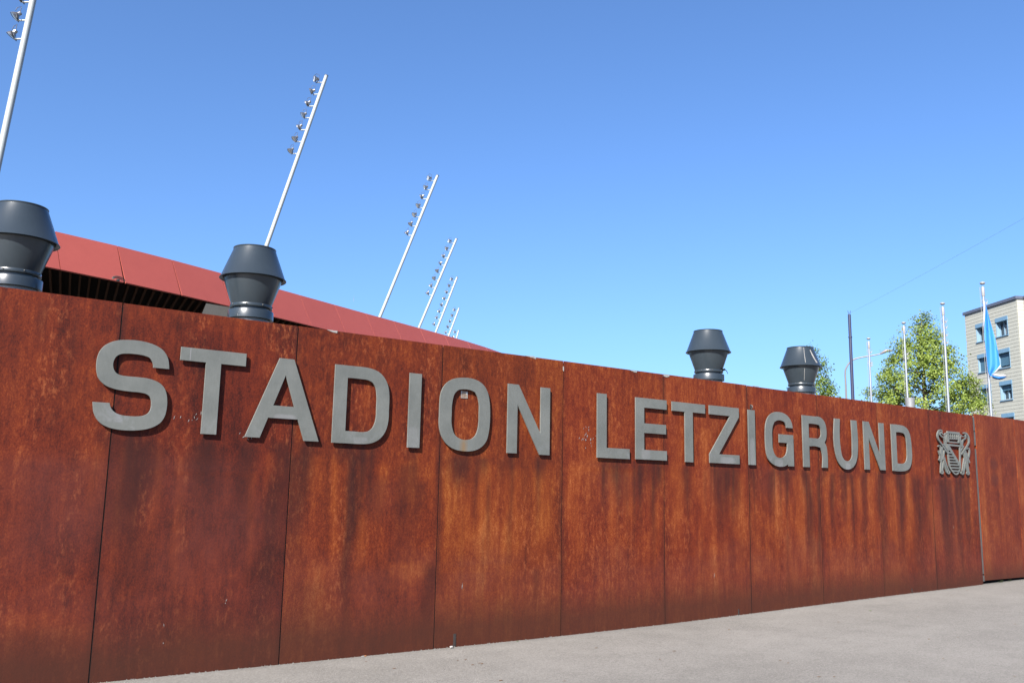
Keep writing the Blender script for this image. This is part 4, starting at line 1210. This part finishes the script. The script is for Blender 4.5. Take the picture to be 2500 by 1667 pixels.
# how deep the side face goes before the next block: pixel of the inner corner
cpx = ray(*zb(655, 235)); cpx = Vector((cpx.x, cpx.y))
P_ = Vector((B.x - CAM.x, B.y - CAM.y)); dd = Vector((-bn.x, -bn.y))
den = dd.x * cpx.y - dd.y * cpx.x
SDP = abs((P_.y * cpx.x - P_.x * cpx.y) / den) if abs(den) > 1e-6 else 1.2
SDP = min(max(SDP, .5), 3.0)
mb = MB(); z = HB - .02; row = 0
while z > .3:
    board(mb, .012, SDP, z - TH + GAP, z, .002, .019, sp); z -= TH; row += 1
o = mb.build('side_boards', M['tile'], bld); o['kind'] = 'stuff'
# capping along the roof
mb = MB()
mb.add([bp(-.12,HB,.12), bp(BWd+.10,HB,.12), bp(BWd+.10,HB+.22,.12), bp(-.12,HB+.22,.12), bp(-.12,HB,-DEP), bp(BWd+.10,HB,-DEP), bp(BWd+.10,HB+.22,-DEP), bp(-.12,HB+.22,-DEP)],
       [(0,1,2,3),(7,6,5,4),(0,4,5,1),(1,5,6,2),(2,6,7,3),(3,7,4,0)])
mb.build('roof_capping', M['capping'], bld)
# neighbouring white wing on the right
wing = MB()
c0 = BWd + .03
wing.add([bp(c0,0,-SDP), bp(c0+16,0,-SDP), bp(c0+16,HB+.02,-SDP), bp(c0,HB+.02,-SDP), bp(c0,0,-DEP), bp(c0+16,0,-DEP), bp(c0+16,HB+.02,-DEP), bp(c0,HB+.02,-DEP)],
         [(0,1,2,3),(7,6,5,4),(1,5,6,2),(2,6,7,3),(3,7,4,0)])
wing.build('white_wing', M['stucco'], bld)
mb = MB().add([bp(c0+.1,HB+.03,-SDP+.08), bp(c0+16,HB+.03,-SDP+.08), bp(c0+16,HB+.2,-SDP+.08), bp(c0+.1,HB+.2,-SDP+.08), bp(c0+.1,HB+.03,-DEP), bp(c0+16,HB+.03,-DEP), bp(c0+16,HB+.2,-DEP), bp(c0+.1,HB+.2,-DEP)],
       [(0,1,2,3),(7,6,5,4),(0,4,5,1),(1,5,6,2),(2,6,7,3),(3,7,4,0)])
mb.build('wing_capping', M['capping'], bld)
HDR = .30
for (a_, b_, z0, z1_, k, ci) in WIN:
    mb = MB()
    D = .34
    def bb(mb, u0, u1, zz0, zz1, d0, d1):
        p = [bp(u0,zz0,d0), bp(u1,zz0,d0), bp(u1,zz1,d0), bp(u0,zz1,d0), bp(u0,zz0,d1), bp(u1,zz0,d1), bp(u1,zz1,d1), bp(u0,zz1,d1)]
        return mb.add(p, [(0,3,2,1),(4,5,6,7),(0,1,5,4),(1,2,6,5),(2,3,7,6),(3,0,4,7)])
    zt = z1_ - HDR
    ia, ib, ja, jb = a_ + .05, b_ - .05, z0, zt
    ring_ = []
    for dd_ in (-D + .10, -D + .03):
        for (ua, ub, za, zb2) in ((ia, ib, ja, jb), (ia + .07, ib - .07, ja + .07, jb - .05)):
            ring_ += [bp(ua, za, dd_), bp(ub, za, dd_), bp(ub, zb2, dd_), bp(ua, zb2, dd_)]
    fs = []
    for k4 in range(4):
        n4 = (k4 + 1) % 4
        fs += [(k4, n4, 4 + n4, 4 + k4), (8 + k4, 12 + k4, 12 + n4, 8 + n4), (k4, 8 + k4, 8 + n4, n4), (4 + k4, 4 + n4, 12 + n4, 12 + k4)]
    w_ = mb.add(ring_, fs).build('window', M['reveal'], bld)
    mid = a_ + (b_ - a_) * .42
    bb(MB(), a_, a_ + .05, z0, zt, -D, .02).build('reveal', M['reveal'], w_)
    bb(MB(), b_ - .05, b_, z0, zt, -D, .035).build('reveal', M['reveal'], w_)
    bb(MB(), mid - .035, mid + .035, z0 + .07, zt - .05, -D + .032, -D + .102).build('mullion', M['reveal'], w_)
    bb(MB(), a_ - .02, b_ + .02, zt, z1_ + .0, -.2, .06).build('shutter_box', M['blue'], w_)
    bb(MB(), a_ - .04, b_ + .04, z0 - .06, z0, -D, .09).build('sill', M['blue'], w_)
    bb(MB(), a_ + .06, b_ - .06, z0 + .01, zt, -D - .01, -D + .03).build('pane', M['pane'], w_)
    if k == 0 or k == 3:
        cu = MB()
        for (ca, cb) in ((mid + .1, mid + .22), (b_ - .30, b_ - .16)): bb(cu, ca, cb, z0 + .08, z0 + (zt - z0) * .78, -D + .031, -D + .05)
        cu.build('curtain', M['curtain'], w_)
    bl_ = {(1,0): .92, (1,1): .84, (2,0): 1.0, (2,1): .36}.get((k, ci), 0)
    if bl_: bb(MB(), a_ + .055, b_ - .055, zt - (zt - z0) * bl_, zt, -.17, -.14).build('blind', M['blind'], w_)

# ------------------------------------------------------------------ trees
def tree(name, pxs, dist, label, leafmat, nleaf, size, seed, lobes):
    """pxs: outline of the crown in photo pixels as (y, xleft, xright), top to bottom"""
    rnd = random.Random(seed); r_ = np.random.default_rng(seed)
    ctr = at((pxs[-1][1] + pxs[-1][2]) / 2, pxs[-1][0], dist)
    n_ = Vector((ctr.x, ctr.y, 0)).normalized(); side = Vector((n_.y, -n_.x, 0))
    base = Vector((ctr.x, ctr.y, gz(ctr.x)))
    prof = []
    for y, xl, xr in pxs:
        a = onP(xl, y, ctr, n_) - base; b = onP(xr, y, ctr, n_) - base
        prof.append(((a.z + b.z) / 2, a.dot(side), b.dot(side)))
    prof.sort()
    # close the crown below what is seen
    z0, l0, r0 = prof[0]
    prof = [(z0 * .38, (l0 + r0) / 2 + (l0 - r0) * .12, (l0 + r0) / 2 + (r0 - l0) * .12), (z0 * .62, l0 * .8, r0 * .8)] + prof
    pz = np.array([p[0] for p in prof]); pl = np.array([p[1] for p in prof]); pr = np.array([p[2] for p in prof])
    t = empty(name, base, label, 'tree')
    # trunk and limbs
    top = prof[-1][0]
    ctrx = lambda z: (np.interp(z, pz, pl) + np.interp(z, pz, pr)) / 2
    trunk_pts = [Vector((0, 0, 0))] + [side * float(ctrx(z)) * min(1, z / (top * .4)) + Vector((0, 0, z)) for z in np.linspace(top * .15, top * .97, 9)]
    tk = MB().tube(trunk_pts, [.24] + [.2 * (1 - .93 * i / 8) + .012 for i in range(9)], 9)
    ends = []
    nb = 46
    for i in range(nb):
        z = top * (.24 + .70 * (i + .5) / nb)
        az = i * 2.39996 + rnd.uniform(-.3, .3)
        zz = min(z + top * .09, top * .97)
        w = (float(np.interp(zz, pz, pr)) - float(np.interp(zz, pz, pl))) / 2
        ln_ = w * rnd.uniform(.72, 1.0)
        s0 = side * float(ctrx(z)) * min(1, z / (top * .4)) + Vector((0, 0, z))
        d = side * math.cos(az) + n_ * math.sin(az)
        e = side * float(ctrx(zz)) + Vector((0, 0, z + ln_ * rnd.uniform(.35, .65))) + d * ln_
        m_ = (s0 + e) / 2 + Vector((0, 0, -ln_ * .07))
        r0_ = .022 + .05 * (1 - z / top)
        tk.tube([s0, m_, e], [r0_, r0_ * .65, .008], 5)
        for k in range(5):
            u = rnd.uniform(.3, .95); b0 = s0.lerp(e, u)
            e2 = b0 + Vector((rnd.gauss(0, .5), rnd.gauss(0, .5), rnd.uniform(.1, .7))) * (.3 + .35 * ln_ * .5)
            tk.tube([b0, e2], [.012, .004], 4); ends.append((b0, e2))
        ends.append((m_, e)); ends.append((s0.lerp(e, .3), e))
    tk.build('trunk', M['bark'], t)
    # leaf sprays: along every twig, clipped to the crown outline with a ragged edge
    cl = []
    for a, b in ends:
        for k in range(4): cl.append(a.lerp(b, rnd.uniform(.35, 1.05)) + Vector((rnd.gauss(0, .10), rnd.gauss(0, .10), rnd.gauss(0, .10))))
    for z, hw in []: pass
    # sprays on the outline so the silhouette stays the photographed one
    for i in range(int(len(cl) * .8)):
        z = rnd.uniform(prof[1][0], top)
        l_, r2 = float(np.interp(z, pz, pl)), float(np.interp(z, pz, pr)); c_ = (l_ + r2) / 2; w = (r2 - l_) / 2
        az = rnd.uniform(0, 2 * math.pi); q = math.sqrt(rnd.uniform(.35, 1.05)) * (.92 + .10 * math.sin(az * 5 + z * 2.7) ) 
        cl.append(side * (c_ + w * q * math.cos(az)) + n_ * (w * q * math.sin(az)) + Vector((0, 0, z)))
    cl = [c for c in cl if np.interp(c.z, pz, pl) - .35 < c.dot(side) < np.interp(c.z, pz, pr) + .35 and c.z < top + .1]
    # clumps leave gaps: drop sprays where a coarse pattern is low
    def keep(c):
        v = math.sin(c.x * 2.1 + seed) * math.sin(c.y * 2.3 + 1.3 * seed) + math.sin(c.z * 2.6 + c.x * .9) * .8 + math.sin((c.x + c.y) * 4.1 + c.z * 3.3) * .5
        return v > -.55 or rnd.random() < .15
    cl = [c for c in cl if keep(c)]
    C = np.array([tuple(c) for c in cl])
    cen = np.interp(C[:, 2], pz, (pl + pr) / 2)
    off = np.hypot(C[:, 0] - side.x * cen, C[:, 1] - side.y * cen)
    wt_ = .12 + off; wt_ /= wt_.sum()                     # more leaf towards the outside of the crown, little round the stem
    idx = r_.choice(len(C), nleaf, p=wt_)
    pos = C[idx] + r_.normal(0, .15, (nleaf, 3))
    s = size * r_.uniform(.6, 1.25, nleaf)
    axis_c = np.stack([side.x * np.interp(pos[:, 2], pz, (pl + pr) / 2), side.y * np.interp(pos[:, 2], pz, (pl + pr) / 2), pos[:, 2] - .4], 1)
    outw = pos - axis_c; outw /= np.linalg.norm(outw, axis=1)[:, None] + 1e-6
    d3 = r_.normal(0, .55, (nleaf, 3)) + outw * .8 + np.array([0, 0, .55]); d3 /= np.linalg.norm(d3, axis=1)[:, None]
    d1 = np.cross(d3, r_.normal(0, 1, (nleaf, 3))); d1 /= np.linalg.norm(d1, axis=1)[:, None]
    d2 = np.cross(d3, d1)
    # each leaf: a five-pointed fold of three faces
    tip = pos + d1 * s[:, None]
    lf = pos + d1 * (.45 * s)[:, None] + d2 * (.46 * s)[:, None] + d3 * (.12 * s)[:, None]
    rf = pos + d1 * (.45 * s)[:, None] - d2 * (.46 * s)[:, None] + d3 * (.12 * s)[:, None]
    V = np.stack([pos, lf, tip, rf], 1).reshape(-1, 3)
    me = bpy.data.meshes.new('crown')
    me.vertices.add(len(V)); me.vertices.foreach_set('co', V.ravel())
    tri = (np.arange(nleaf)[:, None] * 4 + np.array([0, 1, 2, 0, 2, 3])).ravel()
    me.loops.add(len(tri)); me.loops.foreach_set('vertex_index', tri)
    me.polygons.add(nleaf * 2); me.polygons.foreach_set('loop_start', np.arange(nleaf * 2) * 3); me.polygons.foreach_set('loop_total', np.full(nleaf * 2, 3))
    me.update(); me.validate()
    link_mesh('crown', me, leafmat, t)
    return t
def p5(y, a, b): 
    q = z5(a, y); w = z5(b, y); return (q[1], q[0], w[0])
def p4(y, a, b):
    q = z4(a, y); w = z4(b, y); return (q[1], q[0], w[0])
tree('broadleaf_tree', [p5(460,980,1030), p5(510,880,1085), p5(600,800,1155), p5(690,705,1215), p5(780,660,1270), p5(860,630,1380), p5(960,600,1440), p5(1060,520,1510), p5(1160,450,1580), p5(1260,420,1640), p5(1340,390,1680)],
     58, 'big bright green spring tree behind the bare flagpoles', M['leaf_a'], 34000, .118, 3, None)
tree('broadleaf_tree', [p4(440,1775,1800), p4(520,1700,1860), p4(600,1650,1960), p4(700,1610,2020), p4(800,1580,2040), p4(900,1560,2060), p4(1030,1540,2110)],
     60, 'slim green tree mostly hidden behind the fourth roof vent', M['leaf_b'], 9500, .118, 9, None)

# ------------------------------------------------------------------ litter on the pavement
def ground_at(x, y):
    p = onZ(x, y, .1)
    for _ in range(4): p = onZ(x, y, gz(p.x))
    return p
zl = zf(800, 1100, 900 / 2352); zr = zf(1700, 1200, 800 / 2352)
def litter(name, px, label, cat, group, fn_, mat):
    p = ground_at(*px); p.y = min(p.y, YW - .02)
    mb = MB(); fn_(mb)
    return tag(mb.build(name, mat, None, (p.x, p.y, gz(p.x) + .002)), label, cat, group)
q = ground_at(*zl(228, 1312)); q.y = min(q.y, YW - .03)
cb = empty('cigarette_butt', (q.x, q.y, gz(q.x)), 'orange-tipped cigarette butt lying at the foot of the wall', 'cigarette butt')
MB().tube([(-.022,0,.005), (.006,0.004,.005)], .0048, 8).build('paper_tube', M['paper'], cb)
MB().tube([(.006,0.004,.005), (.026,.007,.005)], .005, 8).build('filter', M['butt'], cb)
def crumple(mb, s=.03):
    b_ = bmesh.new(); bmesh.ops.create_icosphere(b_, subdivisions=2, radius=s)
    rr = random.Random(4)
    for v in b_.verts: v.co *= rr.uniform(.6, 1.1)
    for v in b_.verts: v.co.z = v.co.z * .6 + s * .5
    b_.verts.ensure_lookup_table()
    mb.add([tuple(v.co) for v in b_.verts], [tuple(v.index for v in f.verts) for f in b_.faces]); b_.free()
litter('crumpled_paper', zl(788, 1258), 'crumpled white paper scrap below the dark slot at the foot of the wall', 'paper', None, lambda mb: crumple(mb, .020), M['paper'])
def flatleaf(s, a):
    def f(mb):
        ca, sa = math.cos(a), math.sin(a)
        pts = [(-1,0,.0),(-.4,.35,.12),(.3,.4,.2),(1,0,.1),(.3,-.4,.15),(-.4,-.35,.1)]
        v = [((x*ca - y*sa)*s, (x*sa + y*ca)*s, z*s*.6) for x, y, z in pts]
        mb.add(v, [(0,5,4,1),(1,4,3,2)])
    return f
litter('leaf', zr(1250, 853), 'small green leaf lying alone on the pavement', 'leaf', None, flatleaf(.035, .4), M['greenleaf'])
litter('leaf', zl(1212, 1215), 'yellowish scrap of leaf at the foot of the wall, left of the middle joint', 'leaf', None, flatleaf(.02, .2), M['greenleaf'])
litter('leaf', zr(55, 914), 'tiny pale leaf against the foot of the wall, right of the middle', 'leaf', None, flatleaf(.014, .9), M['greenleaf'])
dry = [zl(245,1344), zl(1715,1257), zl(2212,1278), zl(880,1332), zl(968,1354), zl(925,1365), zl(985,1358), zl(830,1338), zl(425,1388), zl(2120,1330), zl(1510,1468), zl(1105,1465),
       zr(928,1052), zr(660,1228), zr(602,1210), zr(990,1327), zr(882,1328), zr(1230,925), zr(1022,935), zr(1772,1197), zr(1592,896), zr(1880,1044), zr(1670,1058), zr(1530,1362), zr(1946,707), zr(1834,743), zr(235,990), zr(240,1015), zr(2290,950), zr(2285,1325)]
for i, p in enumerate(dry):
    litter('dry_leaf', p, 'dry brown scrap of leaf or bark lying on the grey pavement', 'dry leaf', 'dry brown scraps scattered on the pavement', flatleaf(random.uniform(.014, .028), random.uniform(-.5, .5)), M['dry'])
# soil and grit gathered where sheet meets pavement
mb = MB()
for _ in range(900):
    x = random.uniform(0, 16.1); y = YW - abs(random.gauss(0, .03)) - .004; s = random.uniform(.003, .012); z = gz(x)
    mb.add([(x-s, y-s, z), (x+s, y-s*.6, z), (x, y+s*.5, z), (x, y, z + s * 1.1)], [(0,1,3),(1,2,3),(2,0,3)])
tag(mb.build('grit', M['pavement']), kind='stuff')
